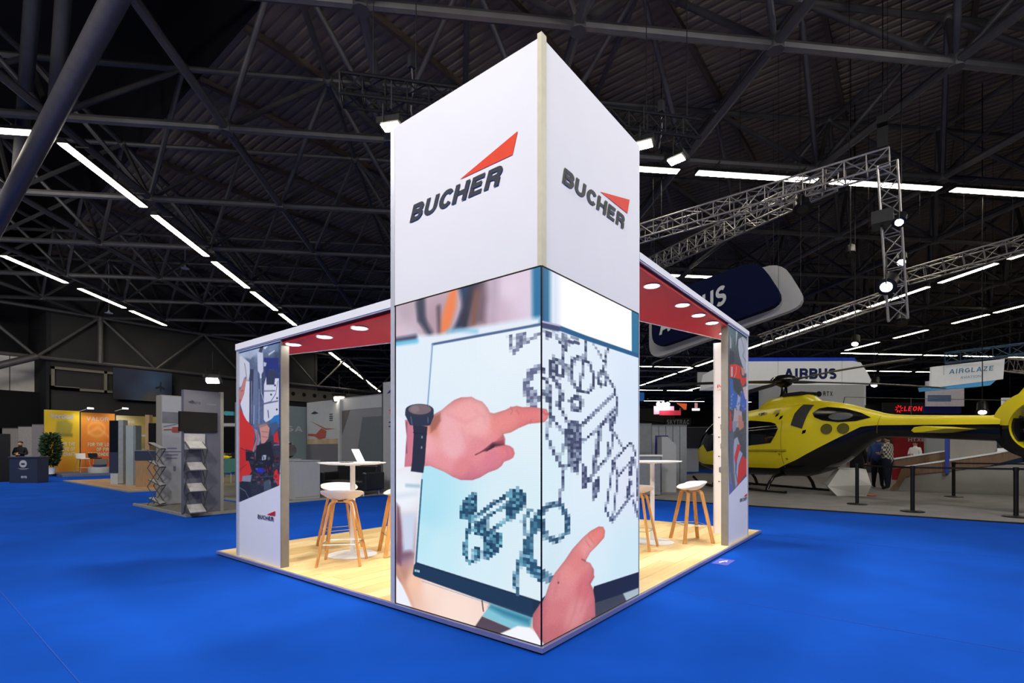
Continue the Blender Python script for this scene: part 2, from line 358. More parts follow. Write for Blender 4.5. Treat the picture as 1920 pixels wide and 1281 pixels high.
# monitor on the left leaf
mon = t2([(350,725),(1370,538)])+t4([(1090,890),(160,600),(175,300)])
cl.poly(mon, (210,236,249), 1.5)
ramp_pts = [(830,680,(228,240,250)),(950,650,(232,242,250)),(900,730,(228,240,250)),(800,900,(178,228,244)),(790,1000,(190,232,245)),(830,1030,(200,236,246)),(900,1060,(214,238,248)),(1000,1100,(222,238,246)),(960,950,(218,238,247)),(1000,800,(226,240,248)),(800,960,(172,226,243))]
tmp = Canvas(300, 600, (0,0,0), fL); ramp(tmp, ramp_pts, 1.5)
msk = Canvas(300, 600, (0,0,0), fL); msk.poly(mon, (1,1,1), 1.5); k = msk.a[...,:1]; cl.a = cl.a*(1-k)+tmp.a*k
cl.line(t2([(355,720),(1345,538)]), 4.5, (70,98,142), 1.5); cl.line(t2([(355,720),(310,1290)]), 3, (120,165,205), 2)
cl.line(t4([(203,0),(160,605)]), 3.5, (38,92,122), 1.5); cl.line(t4([(190,0),(145,640)]), 1.5, (235,240,246), 1.5)
cl.poly(t4([(160,598),(1080,892),(1080,960),(1000,1002),(840,945),(150,700),(136,685),(145,620)]), (12,46,74), 1.5)
cl.line(t4([(165,605),(1070,890)]), 2.5, (10,30,52), 1.5); cl.line(t4([(200,735),(1000,1004)]), 1.3, (150,170,190), 1.2)
for q in ((150,650),(163,652),(176,655)): cl.poly(t4([q,(q[0]+9,q[1]+3),(q[0]+9,q[1]+20),(q[0],q[1]+17)]), (190,225,235), 1)
# below and left of the monitor
cl.poly(t4([(16,170),(40,200),(60,400),(50,620),(16,600)]), (110,60,72), 9, .8)
cl.poly(t4([(60,250),(150,240),(140,520),(70,520)]), (205,215,235), 10)
cl.line(t4([(30,560),(120,540)]), 12, (120,80,90), 12, .7)
cl.line(t4([(20,120),(160,100)]), 10, (220,228,240), 10); cl.line(t4([(90,40),(180,45)]), 5, (120,170,190), 7, .7)
cl.poly(t4([(16,700),(60,770),(135,925),(16,905)]), (240,243,252), 4)
cl.line(t4([(30,640),(75,760),(140,930)]), 6, (226,160,128), 8, .6)
cl.line(t4([(640,880),(650,955)]), 2, (40,28,32), 1.2)
cl.poly(t4([(705,905),(1000,1005),(985,1075),(860,1085),(640,990)]), (130,196,214), 2)
cl.poly(t4([(705,905),(1000,1005),(990,1060),(800,990),(690,930)]), (52,130,158), 10)
cl.poly(t4([(640,992),(860,1085),(770,1120),(586,1070)]), (82,66,76), 2)
cl.poly(t4([(770,1120),(900,1062),(985,1075),(1050,1130),(1090,1215),(1060,1215)]), (246,247,253), 3)
# the coarse-pixel line drawing, painted on a coarse mask then enlarged without smoothing
def blocks(cv, f, bw, bh, items, dark, mid, seed):
    W, H = cv.w//bw+2, cv.h//bh+2; g = lambda x, y: (f(x, y)[0]/bw-.5, f(x, y)[1]/bh-.5)
    m_ = Canvas(W, H, (0,0,0), g)
    for it in items:
        if it[0] == 'l': m_.line(it[1], it[2]/bw*1.25, (1,1,1), .6, it[3] if len(it) > 3 else 1)
        else: m_.poly(it[1], (1,1,1), .5, it[2] if len(it) > 2 else 1)
    a = m_.a[...,0]; rr = np.random.default_rng(seed); a = np.clip(a*1.5*(1+rr.normal(0,.12,a.shape)), 0, 1); a = np.where(a < .2, 0, a)
    sh = rr.random(a.shape)[...,None]; c = np.array(dark)*(1-sh**2)+np.array(mid)*sh**2
    A = np.kron(a[...,None], np.ones((bh,bw,1)))[:cv.h,:cv.w]; C = np.kron(c, np.ones((bh,bw,1)))[:cv.h,:cv.w]
    cv.a = cv.a*(1-A)+C*A
part = [('p',t4([(480,280),(485,200),(525,125),(560,95),(605,100),(598,235),(530,280)])),
 ('p',t4([(860,70),(900,55),(962,90),(972,150),(940,205),(870,280),(810,270),(820,180)])),
 ('l',t4([(560,290),(700,190),(880,70)]),5.5), ('l',t4([(600,330),(720,240),(840,170)]),4), ('l',t4([(670,390),(860,270)]),4.5),
 ('p',t4([(590,310),(640,280),(682,290),(682,380),(620,410),(565,375)])), ('l',t4([(575,240),(545,370)]),5),
 ('p',t4([(640,400),(700,380),(792,390),(785,480),(745,540),(690,572),(640,560),(650,470)])),
 ('l',t4([(538,370),(518,480),(520,545)]),5), ('l',t4([(518,545),(555,600),(610,570)]),5), ('p',t4([(575,500),(600,480),(640,510),(620,570),(575,590)]))]
blocks(cl, fL, 6, 5, part, (14,56,88), (120,190,210), 5)
ring = [('l',t6([(0,610),(8,560),(50,500),(100,465),(150,480),(180,540),(180,620),(120,665),(60,640),(45,560)]),7),
 ('l',t6([(-30,640),(-50,560),(-10,500)]),5,.6),
 ('l',t4([(1075,250),(1085,200),(1165,165)]),5), ('l',t4([(1070,330),(1100,400),(1165,445)]),5),
 ('p',t4([(1050,270),(1075,270),(1070,340),(1010,420),(1020,560),(1070,650),(1165,700),(1165,745),(1060,735),(985,680),(925,580),(935,460),(990,390),(1035,350)])),
 ('l',t4([(925,570),(905,640),(885,700),(885,770),(905,830)]),5), ('l',t4([(900,590),(905,700)]),3)]
blocks(cl, fL, 6, 5, ring, (28,74,104), (120,180,205), 9)
fan = [('l',t2([(1070,640),(1075,720),(1110,790),(1180,720),(1240,690),(1345,620)]),4.5), ('p',t2([(1150,620),(1230,610),(1220,700),(1150,740)])),
 ('l',t2([(1290,1290),(1220,1120),(1260,980),(1340,930),(1400,960)]),9), ('l',t2([(1280,1130),(1300,1180),(1360,1230)]),5),('l',t2([(1130,640),(1140,730)]),4)]
blocks(cl, fL, 6, 5, fan, (92,98,132), (170,180,205), 3)
# right leaf
cr.poly(t5([(50,480),(50,-20),(900,-20),(900,760),(800,745)]), (255,255,255), 1)
ramp(cr, [(1020,700,(226,236,250)),(1100,720,(226,238,250)),(1180,760,(216,230,250)),(1190,900,(222,228,246)),(1100,900,(224,238,250)),(1030,900,(216,238,248)),(1100,1050,(216,236,246)),(1180,1050,(206,232,244)),(1030,1100,(210,232,242))], 1.6)
cr.poly(t5([(55,480),(55,-20),(900,-20),(900,700),(760,700)]), (254,254,255), 1)
cr.poly(t5([(40,490),(40,0),(100,0),(128,80),(128,500)]), (30,104,150), 10); cr.poly(t5([(40,490),(40,0),(72,20),(72,490)]), (22,70,112), 6)
cr.line(t5([(165,100),(165,520)]), 14, (200,214,240), 14, .7)
cr.poly(t5([(756,360),(900,440),(900,760),(758,720)]), (18,108,152), 2)
cr.line(t5([(50,485),(200,520),(400,595),(805,732)]), 9, (12,84,134), 1.5); cr.line(t5([(50,492),(180,520)]), 10, (50,62,104), 3)
cr.line(t5([(60,468),(200,500)]), 3, (190,180,215), 2)
D = [('l',t5([(170,570),(240,690),(225,760)]),3.4,.8), ('l',t5([(235,560),(240,690)]),5,.7), ('p',t5([(70,530),(150,540),(150,590),(90,600)]),.6),
 ('l',t5([(160,750),(125,800),(130,870),(185,950),(215,1030),(210,1080),(180,1110)]),6,.9), ('l',t5([(185,760),(235,800),(230,880),(190,890),(165,850),(170,800)]),6,.9),
 ('l',t5([(60,830),(75,850)]),6), ('p',t5([(65,1000),(110,960),(140,1010),(140,1090),(95,1100)]),.9), ('l',t5([(80,900),(120,960)]),4),
 ('l',t5([(370,740),(310,760),(285,830),(290,920),(340,990)]),6), ('l',t5([(370,740),(430,790),(465,880),(455,970),(420,1020),(350,1010)]),5), ('l',t5([(405,630),(355,1010)]),4),
 ('l',t5([(530,850),(565,900),(555,950),(515,960),(495,900),(530,850)]),6), ('l',t5([(330,1040),(365,1080),(360,1140),(310,1150),(290,1080),(330,1040)]),7),
 ('l',t5([(470,650),(550,790)]),3,.8), ('l',t5([(570,680),(540,850)]),3.4), ('l',t5([(555,865),(620,980),(645,1080),(635,1200),(600,1290)]),3.6),
 ('l',t5([(630,1020),(380,1260)]),3.4,.9), ('l',t5([(640,1130),(490,1290)]),3.4,.9), ('l',t5([(190,1100),(270,1260)]),3.2,.9), ('l',t5([(130,1110),(135,1260)]),3.4), ('l',t5([(140,1200),(200,1290)]),3,.8),
 ('l',t5([(290,580),(350,620)]),3), ('l',t5([(260,600),(260,660)]),4,.6), ('p',t5([(590,1230),(630,1220),(620,1290),(580,1290)]),.8),
 ('l',t6([(82,15),(75,120),(140,262),(190,270)]),3.2), ('l',t6([(95,0),(165,100)]),3,.9), ('l',t6([(150,150),(145,250)]),3), ('l',t6([(195,150),(190,260)]),3),
 ('p',t6([(165,110),(170,70),(205,18),(248,40),(262,130),(255,200),(235,305),(205,295),(200,205),(160,150)]),.92),
 ('l',t6([(250,50),(330,-25)]),3.4,.9), ('l',t6([(268,130),(432,-5)]),3.4,.9), ('l',t6([(352,80),(335,200),(318,280)]),8,.9), ('l',t6([(395,145),(400,200)]),7), ('l',t6([(415,20),(412,70)]),6),
 ('l',t6([(425,80),(480,180),(520,140),(545,205),(450,320),(425,240),(480,180)]),3.2), ('l',t6([(422,0),(425,90),(410,200)]),3), ('l',t6([(425,240),(385,500),(415,565),(500,450),(530,420)]),3.4), ('l',t6([(450,320),(420,560)]),3),
 ('l',t6([(410,200),(300,330)]),3.4,.9), ('l',t6([(265,270),(270,372)]),8), ('l',t6([(300,350),(260,300)]),4), ('p',t6([(320,350),(345,325),(352,390),(330,440),(308,450),(308,390)]),.95),
 ('l',t6([(525,230),(515,310)]),8), ('l',t6([(515,350),(500,430)]),8), ('l',t6([(545,230),(555,450)]),3), ('l',t6([(530,450),(560,545)]),5), ('l',t6([(165,270),(150,370),(140,460)]),3.2)]
blocks(cr, fR, 6, 5, D, (52,60,92), (150,165,190), 11)
blocks(cr, fR, 6, 5, ring, (40,74,100), (130,170,195), 12)
for kx in (270,315): cr.line(t5([(kx,595+kx*.1),(kx+30,605+kx*.1)]), 6, (70,76,110), 1)
# bezel, stand foot
cr.poly(t6([(320,910),(575,828),(575,912),(500,945),(300,1015)]), (18,22,38), 1.2)
cr.poly(t6([(320,1000),(480,948),(500,990),(560,960),(300,1100)]), (58,60,68), 2)
cr.poly(t6([(475,948),(575,912),(575,955),(495,990)]), (170,186,196), 3)
cr.poly(t6([(30,985),(60,960),(60,1020),(30,1020)]), (18,34,60), 2); cl.poly(t6([(0,985),(50,995),(50,1050),(0,1035)]), (14,36,62), 2)
# hands: the same outlines run over both leaves
H1 = t3([(125,370),(150,560),(125,930),(210,925),(430,920),(500,950),(600,990),(700,1050),(800,1090),(940,1092),(1030,1060),(1130,1000),(1240,960),(1290,920),(1320,870),(1380,850),(1430,820),(1448,770),(1430,710),(1390,680),(1330,665),(1332,600),(1310,540),(1400,520),(1500,465),(1620,415),(1730,405),(1790,395),(1830,350),(1838,290),(1815,240),(1740,225),(1650,212),(1540,215),(1470,200),(1400,215),(1330,250),(1200,290),(1150,280),(1120,220),(1060,150),(990,125),(930,90),(870,95),(800,98),(720,130),(640,190),(570,250),(480,300),(400,350)])
H2 = t6([(60,1232),(0,1130),(0,1060),(40,1000),(60,960),(80,900),(110,840),(165,770),(205,710),(260,650),(300,615),(345,590),(370,592),(380,615),(375,650),(340,690),(300,730),(275,775),(300,785),(320,820),(320,860),(300,895),(315,920),(325,980),(328,1070),(200,1145)])
h1 = [(800,770,(236,158,166)),(840,800,(238,166,172)),(870,770,(240,160,160)),(900,790,(240,166,166)),(940,790,(232,128,124)),(1000,780,(228,112,112)),(1020,775,(232,120,120)),(870,880,(222,120,128)),(830,870,(232,140,148)),(900,850,(226,128,138)),(960,850,(228,110,122)),(920,865,(216,112,132)),(860,740,(226,136,136)),(780,860,(214,120,140)),(770,820,(204,120,150)),(810,800,(214,130,110)),(850,840,(238,168,176)),(880,895,(206,104,124)),(800,830,(238,160,166))]
h2 = [(1060,1000,(232,150,146)),(1120,1000,(232,116,104)),(1100,1030,(232,140,136)),(1080,1050,(220,116,112)),(1050,1100,(216,124,124)),(1040,1150,(206,106,108)),(1080,1150,(216,128,128)),(1100,1100,(206,96,98)),(1030,1190,(190,90,94)),(1110,1150,(196,96,104)),(1060,1080,(226,130,126)),(1005,1160,(190,90,96))]
for cv, W in ((cl,300),(cr,230)):
    for HH, dots in ((H1,h1),(H2,h2)):
        tmp = Canvas(W, 600, (0,0,0), cv.f); ramp(tmp, dots, 2.3); tmp.speckle(3.5, 1); rd = tmp._d(HH, True, 2)
        if rd: tmp.a[rd[0]] *= (1-.16*np.exp(-rd[1]/5))[...,None]; tmp.a = tmp.a*.86+np.array([246,214,216])*.14
        msk = Canvas(W, 600, (0,0,0), cv.f); msk.poly(HH, (1,1,1), 1.6); k = msk.a[...,:1]; cv.a = cv.a*(1-k)+tmp.a*k
cl.poly(t3([(430,420),(480,320),(555,285),(560,380),(500,480),(440,520)]), (150,84,70), 6, .75)
cl.poly(t3([(1050,745),(1110,700),(1180,640),(1310,610),(1325,668),(1200,695),(1110,745)]), (92,40,52), 3)
cl.poly(t3([(1110,740),(1150,690),(1210,660),(1200,695)]), (40,20,36), 3); cl.line(t3([(975,788),(1060,745),(1150,690)]), 2, (120,50,62), 1.5)
cl.poly(t3([(1190,650),(1310,545),(1330,600),(1325,660)]), (176,88,100), 4, .7)
for P in ([(820,480),(860,620)],[(640,300),(860,400),(1000,330)],[(980,260),(1080,330),(1100,420)],[(900,560),(1080,640)]): cl.line(t3(P), 3, (216,130,140), 9, .35)
for P in ([(1400,215),(1420,260),(1400,300)],[(1470,250),(1500,300)],[(1640,380),(1630,410)]): cl.line(t3(P), 2, (196,96,98), 2.5, .6)
cl.line(t3([(1350,720),(1370,790),(1340,830)]), 4, (204,116,140), 3, .7)
cr.line(t3([(1765,270),(1800,300),(1828,300)]), 3, (196,84,90), 2, .7)
cl.poly(t3([(125,370),(215,400),(235,540),(215,925),(120,932)]), (206,112,132), 3, .6); cl.line(t3([(150,400),(140,600),(150,760)]), 4, (118,60,80), 3, .7)
# sleeve and wristwatch
cl.poly(t3([(22,300),(130,370),(150,560),(122,935),(25,970)]), (236,241,251), 2)
cl.poly(t3([(225,420),(400,450),(388,600),(368,880),(350,1005),(200,985),(215,870),(235,540)]), (28,32,54), 1.2)
cl.poly(t3([(135,260),(132,310),(190,430),(260,440),(400,440),(435,430),(475,330),(475,250)]), (32,42,66), 1.4)
cl.oval(*t3([(305,250)])[0], 26.5, 11.6, (38,44,62), 1.2); cl.oval(*t3([(308,243)])[0], 21.5, 9.6, (118,98,108), 1.2); cl.oval(*t3([(250,240)])[0], 8, 7, (140,128,134), 5, .6)
cl.line(t3([(200,330),(215,420)]), 2, (84,100,130), 1.2); cl.line(t3([(405,340),(408,400)]), 2, (84,100,130), 1.2); cl.line(t3([(230,520),(390,540)]), 1.4, (12,14,30), 1.2)
for q in ((335,575),(330,700)): cl.oval(*t3([q])[0], 1.4, 2.6, (130,140,165), 1)
# second hand's creases, nail and cuff
for P in ([(290,640),(320,680)],[(275,665),(300,700)]): cr.line(t6(P), 2, (200,110,104), 2.5, .7)
cr.line(t6([(275,775),(255,765)]), 2, (150,70,70), 2); cr.line(t6([(320,860),(300,895)]), 3, (160,76,80), 3, .7)
for P in ([(250,900),(215,1050),(170,1150)],[(290,930),(250,1040)],[(130,850),(110,960)]): cr.line(t6(P), 4, (196,104,108), 8, .4)
cr.oval(*t6([(130,890)])[0], 1.6, 2.2, (120,60,50), 1.5)
cl.poly(t6([(0,1150),(48,1232),(-40,1232),(-60,1170),(-25,1140)]), (246,247,253), 2)
# module seams, faint row structure
for cv in (cl, cr):
    cv.a *= 1-.018*((np.arange(cv.w) % 3) == 0)[None,:,None]; cv.a *= 1-.018*((np.arange(cv.h) % 3) == 0)[:,None,None]
sl = sheet('picture_wall', cl, (-.006,TW-.01,z(ZL)), (0,-1,0), (0,0,1), TW-.012, ZT-ZL, M_led, tw); sl['label'] = 'lit picture leaf with pointing hand and wristwatch'
sr = sheet('picture_wall', cr, (.002,-.006,z(ZL)), (1,0,0), (0,0,1), TW-.004, ZT-ZL, M_led, tw); sr['label'] = 'lit picture leaf with second pointing hand'
bz = B()
bz.box(-.008, .03, 0, TW+.012, z(ZT)-.004, z(ZT)+.006); bz.box(0, TW, -.008, .03, z(ZT)-.004, z(ZT)+.006)
bz.box(-.008, .03, TW-.009, TW-.001, 0, z(ZT)); bz.box(TW-.005, TW+.001, -.008, .03, 0, z(ZT)); bz.box(-.007, .0015, -.0066, .0015, 0, z(ZT))
bz.box(-.005, .03, 0, TW, .0, z(ZL)); bz.box(0, TW, -.005, .03, .0, z(ZL))
bz.obj('screen_frame', M_black, tw)
# ---- lettering and red wedge, measured on the two faces
def logo(kind, val, bl, br, tl, parent, wedge, m1, m2, dz=0, u=None, weight=.235, o0=(0,0,0)):
    fn = onX if kind == 'X' else onY; o = fn(*bl, val); e_ = fn(*br, val); t = fn(*tl, val)
    u = Vector((0,-1,0)) if kind == 'X' else Vector((1,0,0)); wd = (e_-o).dot(u); h = (t-o).z; sh = (t-o).dot(u)/h
    n = u.cross(Z_)
    oo = o-Vector(o0); lo = letters('BUCHER', oo+n*.003, u, Z_, wd, h, weight, sh, .13, .0015)
    a = lo.obj('lettering', m1, parent); P = [fn(*q, val)-Vector(o0)+n*.004 for q in wedge]
    b_ = B().add(P, [tuple(range(len(P)))]).obj('red_wedge', m2, parent); return a, b_
t8 = T(740,230,4.085)
logo('X', 0, t8([(118,770)])[0], t8([(845,463)])[0], t8([(150,632)])[0], tw, t8([(500,438),(945,66),(905,248)]), M_ink, M_orange, o0=(0,0,PT))
logo('Y', 0, t8([(1280,460)])[0], t8([(1762,822)])[0], t8([(1298,345)])[0], tw, t8([(1572,530),(1797,592),(1780,697)]), M_ink2, M_orange2, o0=(0,0,PT))
# ------------------------------------------------------------------ graphic wing walls
def wing(kind, c0, c1, top, label, thick=.11):
    """print wall standing on the stand's edge, from c0 to c1 along that edge"""
    t = thing('graphic_wall', label, 'wall panel', (0,0,PT)); 
    def bx(b_, a0, a1, d0, d1, z0, z1): return b_.box(d0, d1, a0, a1, z0, z1) if kind == 'X' else b_.box(a0, a1, d0, d1, z0, z1)
    H = top-PT
    bx(B(), c0, c1, .028, thick-.004, .0, H).obj('panel_core', M_fab, t)
    bx(B(), c1-.045 if kind == 'X' else c1-.04, c1+.012, .012, thick, 0, H).obj('end_profile', M_alu, t)
    bx(B(), c0-.012, c0+.004, .02, thick, 0, H).obj('end_profile', mat('greige_profile', (134,130,120), .5, .1), t)
    bx(B(), c0, c1, .014, .04, H-.03, H).obj('top_rail', M_alu, t)
    return t
wl = wing('X', 3.495, 4.56, 2.562, 'white wing wall left of the tower printed with a red-jacketed rescuer')
wr = wing('Y', 4.40, 5.42, 3.06, 'white wing wall right of the tower printed with red-clad crew, beside the helicopter')
p1 = T(436,630,7.536); p2_ = T(436,790,4.573); W1, Hh1 = 1.02, 2.47
fP = uvmap('X', .026, (.026,4.515,.06), (0,-1,0), (0,0,1), W1, Hh1, 200, 460); c = Canvas(200, 460, (236,236,243), fP)
pic = p1([(60,60),(760,-60)])+p2_([(400,552),(52,698)])
c.poly(pic, (96,110,136), 1)
def on(cv, dots, P, pw=1.5):
    tmp = Canvas(cv.w, cv.h, (0,0,0), cv.f); ramp(tmp, dots, pw); tmp.speckle(7, 3)
    msk = Canvas(cv.w, cv.h, (0,0,0), cv.f); msk.poly(P, (1,1,1), 1.2); k = msk.a[...,:1]; cv.a = cv.a*(1-k)+tmp.a*k
on(c, [(452,655,(200,212,226)),(480,650,(170,190,214)),(510,645,(130,150,178)),(520,670,(70,84,112)),(470,680,(96,112,140)),(478,720,(84,98,130)),(500,700,(60,72,100)),(520,700,(40,56,110)),(480,780,(100,116,150)),(455,900,(30,34,48)),(500,880,(34,36,50)),(520,880,(48,50,66)),(470,930,(44,50,66)),(500,920,(36,44,58))], pic)
P_ = lambda pts, col, s=1.2, al=1: c.poly(p1(pts), col, s, al)
P_([(80,190),(350,130),(420,140),(340,250),(250,330),(80,260)], (190,204,220), 5, .8); P_([(450,110),(520,120),(460,190),(430,170)], (226,232,238)); P_([(400,130),(440,150),(410,240),(370,220)], (70,70,84))
P_([(530,130),(650,80),(650,230),(560,200)], (120,142,170), 5, .7); P_([(510,250),(590,200),(600,215),(510,280)], (205,215,225)); 
P_([(80,290),(130,290),(190,340),(240,380),(245,520),(225,640),(180,570),(120,720),(80,730)], (224,227,234)); c.line(p1([(170,390),(185,480),(200,600)]), 2.2, (96,70,66), 1.2); P_([(190,590),(220,620),(215,670),(190,660)], (186,190,196))
P_([(165,640),(240,640),(235,1245),(170,1160),(110,960),(145,830)], (238,240,247)); P_([(85,740),(120,730),(95,790)], (110,112,118)); P_([(90,790),(125,715),(165,585),(192,640),(165,820),(125,925),(100,960),(85,900)], (214,140,130)); c.line(p1([(120,780),(150,770)]), 1.5, (120,70,66), 1.2)
P_([(82,880),(115,900),(110,980),(82,990)], (206,70,90), 3)
P_([(245,470),(310,470),(300,700),(270,1000),(280,1260),(240,1260)], (52,62,88), 3); P_([(300,470),(355,500),(360,900),(330,1240),(290,1240),(290,700)], (110,126,158), 4); c.line(p1([(268,640),(262,1240)]), 2, (200,206,220), 1.2); c.line(p1([(375,760),(375,1240)]), 2, (190,196,214), 1.2); c.line(p1([(305,990),(300,1240)]), 3.4, (176,188,210), 2)
P_([(350,230),(430,240),(435,500),(410,540),(410,600),(385,600),(385,540),(355,490)], (214,222,236)); c.line(p1([(400,600),(405,800),(450,940)]), 2.2, (200,208,222), 1.2)
P_([(440,310),(650,310),(650,480),(520,470),(480,690),(470,560)], (30,48,124), 3); P_([(440,370),(480,380),(470,430),(440,430)], (205,212,224)); P_([(500,480),(600,490),(595,680),(490,690)], (48,60,88), 2)
P_([(445,690),(475,575),(480,690),(590,690),(600,600),(655,600),(655,1110),(560,1170),(470,1225),(440,1180)], (232,234,242)); c.line(p1([(440,780),(600,775)]), 2.6, (120,126,150), 1.2); c.line(p1([(440,960),(640,920)]), 3, (110,118,146), 1.2); c.line(p1([(640,640),(610,820),(540,930),(440,960)]), 2.2, (96,106,138), 1.2); c.line(p1([(500,1060),(510,1150)]), 4, (90,96,120), 2)
for q in ((545,830),(630,880),(625,1040),(600,700)): c.oval(*p1([q])[0], 1.7, 1.9, (70,50,80), 1)
P_([(590,1130),(660,1110),(660,1290),(520,1290),(530,1200)], (40,126,196), 2)
P_([(85,990),(120,1050),(230,1250),(240,1290),(85,1290)], (232,46,48), 2)
Q_ = lambda pts, col, s=1.2, al=1: c.poly(p2_(pts), col, s, al)
Q_([(55,0),(110,0),(130,0),(180,60),(190,120),(180,255),(110,240),(165,430),(140,470),(60,530),(52,520)], (230,50,44)); Q_([(52,225),(120,265),(115,330),(60,480)], (222,44,42), 2); c.line(p2_([(70,230),(110,250),(170,260)]), 1.6, (120,20,26), 1.5); c.line(p2_([(60,420),(120,370)]), 2, (150,28,30), 2, .7)
Q_([(185,60),(215,80),(240,160),(225,210),(180,265),(170,255),(205,150)], (150,152,166)); c.line(p2_([(212,95),(215,160),(190,250)]), 3, (214,60,58), 1.2)
Q_([(225,35),(290,20),(318,60),(305,150),(270,195),(245,190),(240,110)], (222,158,140)); c.line(p2_([(250,90),(305,95)]), 1.2, (160,100,90), 1.2); c.line(p2_([(250,130),(300,140)]), 1.2, (160,100,90), 1.2); Q_([(190,40),(300,0),(330,20),(230,60)], (140,120,130), 3, .6)
Q_([(320,20),(375,0),(400,40),(340,130)], (70,96,130), 3); Q_([(350,120),(385,80),(395,150),(400,190),(355,180)], (214,44,50)); c.line(p2_([(355,205),(398,200)]), 3, (150,110,130), 1.5)
Q_([(205,210),(330,170),(360,330),(330,470),(200,440),(160,400),(200,330)], (26,28,42), 2); Q_([(112,262),(190,270),(190,340),(115,340)], (22,26,40)); Q_([(252,290),(290,290),(285,330),(252,335)], (188,196,206)); Q_([(195,400),(280,400),(290,430),(250,445),(210,435)], (30,52,200), 2); c.line(p2_([(290,380),(305,440)]), 2, (190,40,50), 1.5)
Q_([(360,430),(380,410),(402,470),(402,552),(385,545),(350,490)], (234,50,44)); Q_([(85,470),(165,460),(155,520),(80,515)], (150,158,172), 2); Q_([(55,520),(150,540),(170,650),(55,698)], (30,38,58), 3); Q_([(265,520),(320,495),(335,580),(270,605)], (84,104,120), 3, .8); c.line(p2_([(190,440),(240,480),(350,470)]), 2, (70,80,100), 2); c.line(p2_([(60,570),(110,600),(140,660)]), 2, (120,130,146), 2)
Q_([(50,698),(50,760),(420,760),(420,544),(402,552)], (236,236,243), 1)
for q in range(90):
    x = 445+rng.random()*78; y = 850+rng.random()*60; k = [(20,22,34),(70,84,104),(120,132,150),(130,30,40)][rng.integers(4)]
    if y < 930-(x-447)*.3 and x > 470: c.oval(x, y, 1+rng.random()*3, 1+rng.random()*3, k, 1.5, .6)
c.poly(p2_([(50,700),(50,790),(420,790),(420,544)]), (236,236,243), 1)
sheet('printed_cover', c, (.026,4.515,.06-PT), (0,-1,0), (0,0,1), W1, Hh1, M_print, wl)
logo('X', .022, p2_([(218,832)])[0], p2_([(356,857)])[0], p2_([(220,798)])[0], wl, p2_([(296,800),(369,770),(363,810)]), M_ink, mat('red_print', (214,30,34), .6), o0=(0,0,PT), weight=.19)
# right wing print
q1 = T(1330,600,6.4); q2 = T(1330,790,5.12); W2, Hh2 = .98, 2.98
fQ = uvmap('Y', .026, (4.405,.026,.06), (1,0,0), (0,0,1), W2, Hh2, 120, 480); c = Canvas(120, 480, (236,236,244), fQ)
pic = q1([(200,-80),(500,120)])+q2([(400,480),(190,712)])
c.poly(pic, (90,96,98), 1)
on(c, [(1372,620,(110,130,132)),(1385,640,(84,96,98)),(1378,690,(80,84,88)),(1390,630,(90,104,104)),(1385,780,(88,90,90)),(1395,800,(96,98,96)),(1380,850,(96,104,114)),(1366,900,(110,120,134))], pic)
P_ = lambda pts, col, s=1.2, al=1: c.poly(q1(pts), col, s, al); Q_ = lambda pts, col, s=1.2, al=1: c.poly(q2(pts), col, s, al)
P_([(315,70),(345,100),(335,200),(318,330),(318,200)], (180,190,196), 2); P_([(250,180),(265,240),(265,340),(245,340)], (170,176,180), 2); P_([(245,370),(300,380),(300,500),(245,540)], (70,72,84), 3)
P_([(350,230),(400,200),(440,230),(465,300),(465,560),(440,650),(425,640),(400,560),(360,430),(345,320)], (186,190,198)); c.line(q1([(385,220),(420,370),(400,430),(440,500)]), 2, (90,92,100), 1.2)
P_([(245,540),(320,530),(380,560),(370,640),(400,700),(460,680),(460,720),(400,800),(360,720),(300,690),(245,690)], (226,70,58)); P_([(262,560),(280,565),(280,680),(262,680)], (196,196,206)); P_([(380,560),(425,600),(420,670),(390,660)], (206,150,126)); c.line(q1([(325,560),(320,640),(300,690)]), 1.8, (214,206,206), 1)
P_([(290,700),(370,710),(385,850),(350,900),(290,800)], (72,78,80), 2); P_([(245,690),(285,720),(285,830),(340,900),(330,1040),(270,1060),(245,1080)], (70,110,184), 3); P_([(380,860),(420,860),(450,960),(430,1100),(390,1100),(370,960)], (84,110,190), 3); P_([(400,810),(460,790),(460,960),(430,950),(410,860)], (220,190,184), 2)
P_([(345,900),(375,930),(360,1090),(320,1120),(330,1000)], (170,184,206), 4); P_([(300,1060),(390,1100),(400,1280),(340,1290),(280,1290)], (196,176,180), 4); P_([(350,1140),(390,1160),(400,1290),(345,1290)], (206,144,120), 3); P_([(243,1070),(262,1120),(262,1290),(243,1290)], (228,64,60))
for k in range(26): c.oval(1330+(250+rng.random()*190)/6.4, 600+(860+rng.random()*230)/6.4, 1.2, 1.8, [(190,206,230),(50,80,160)][k%2], 1.5, .5)
Q_([(193,0),(215,0),(213,100),(195,90)], (226,64,60)); Q_([(220,0),(270,0),(250,90),(225,110)], (150,158,170), 3); Q_([(270,0),(330,0),(330,60),(290,90)], (206,140,116), 3)
Q_([(240,100),(290,100),(330,200),(376,380),(376,480),(330,520),(300,420),(320,330),(270,220),(245,190)], (90,94,92), 2)
Q_([(240,170),(270,150),(290,220),(270,260),(250,350),(250,500),(270,600),(250,640),(225,500),(225,300)], (176,182,194), 2); Q_([(270,220),(300,230),(295,270),(250,420),(240,350)], (228,72,66)); Q_([(320,330),(378,385),(380,490),(330,530),(270,620),(265,500),(290,400)], (230,70,62)); Q_([(290,280),(320,310),(280,420),(270,560),(258,500),(265,380)], (176,186,204), 1.5)
Q_([(195,120),(230,100),(235,400),(250,640),(200,640)], (108,116,128), 4, .8); Q_([(195,560),(230,620),(225,690),(195,700)], (110,120,180), 4); c.line(q2([(200,500),(210,600)]), 2, (200,180,120), 2)
Q_([(190,712),(300,592),(420,460),(420,560),(190,800)], (236,236,244), 1)
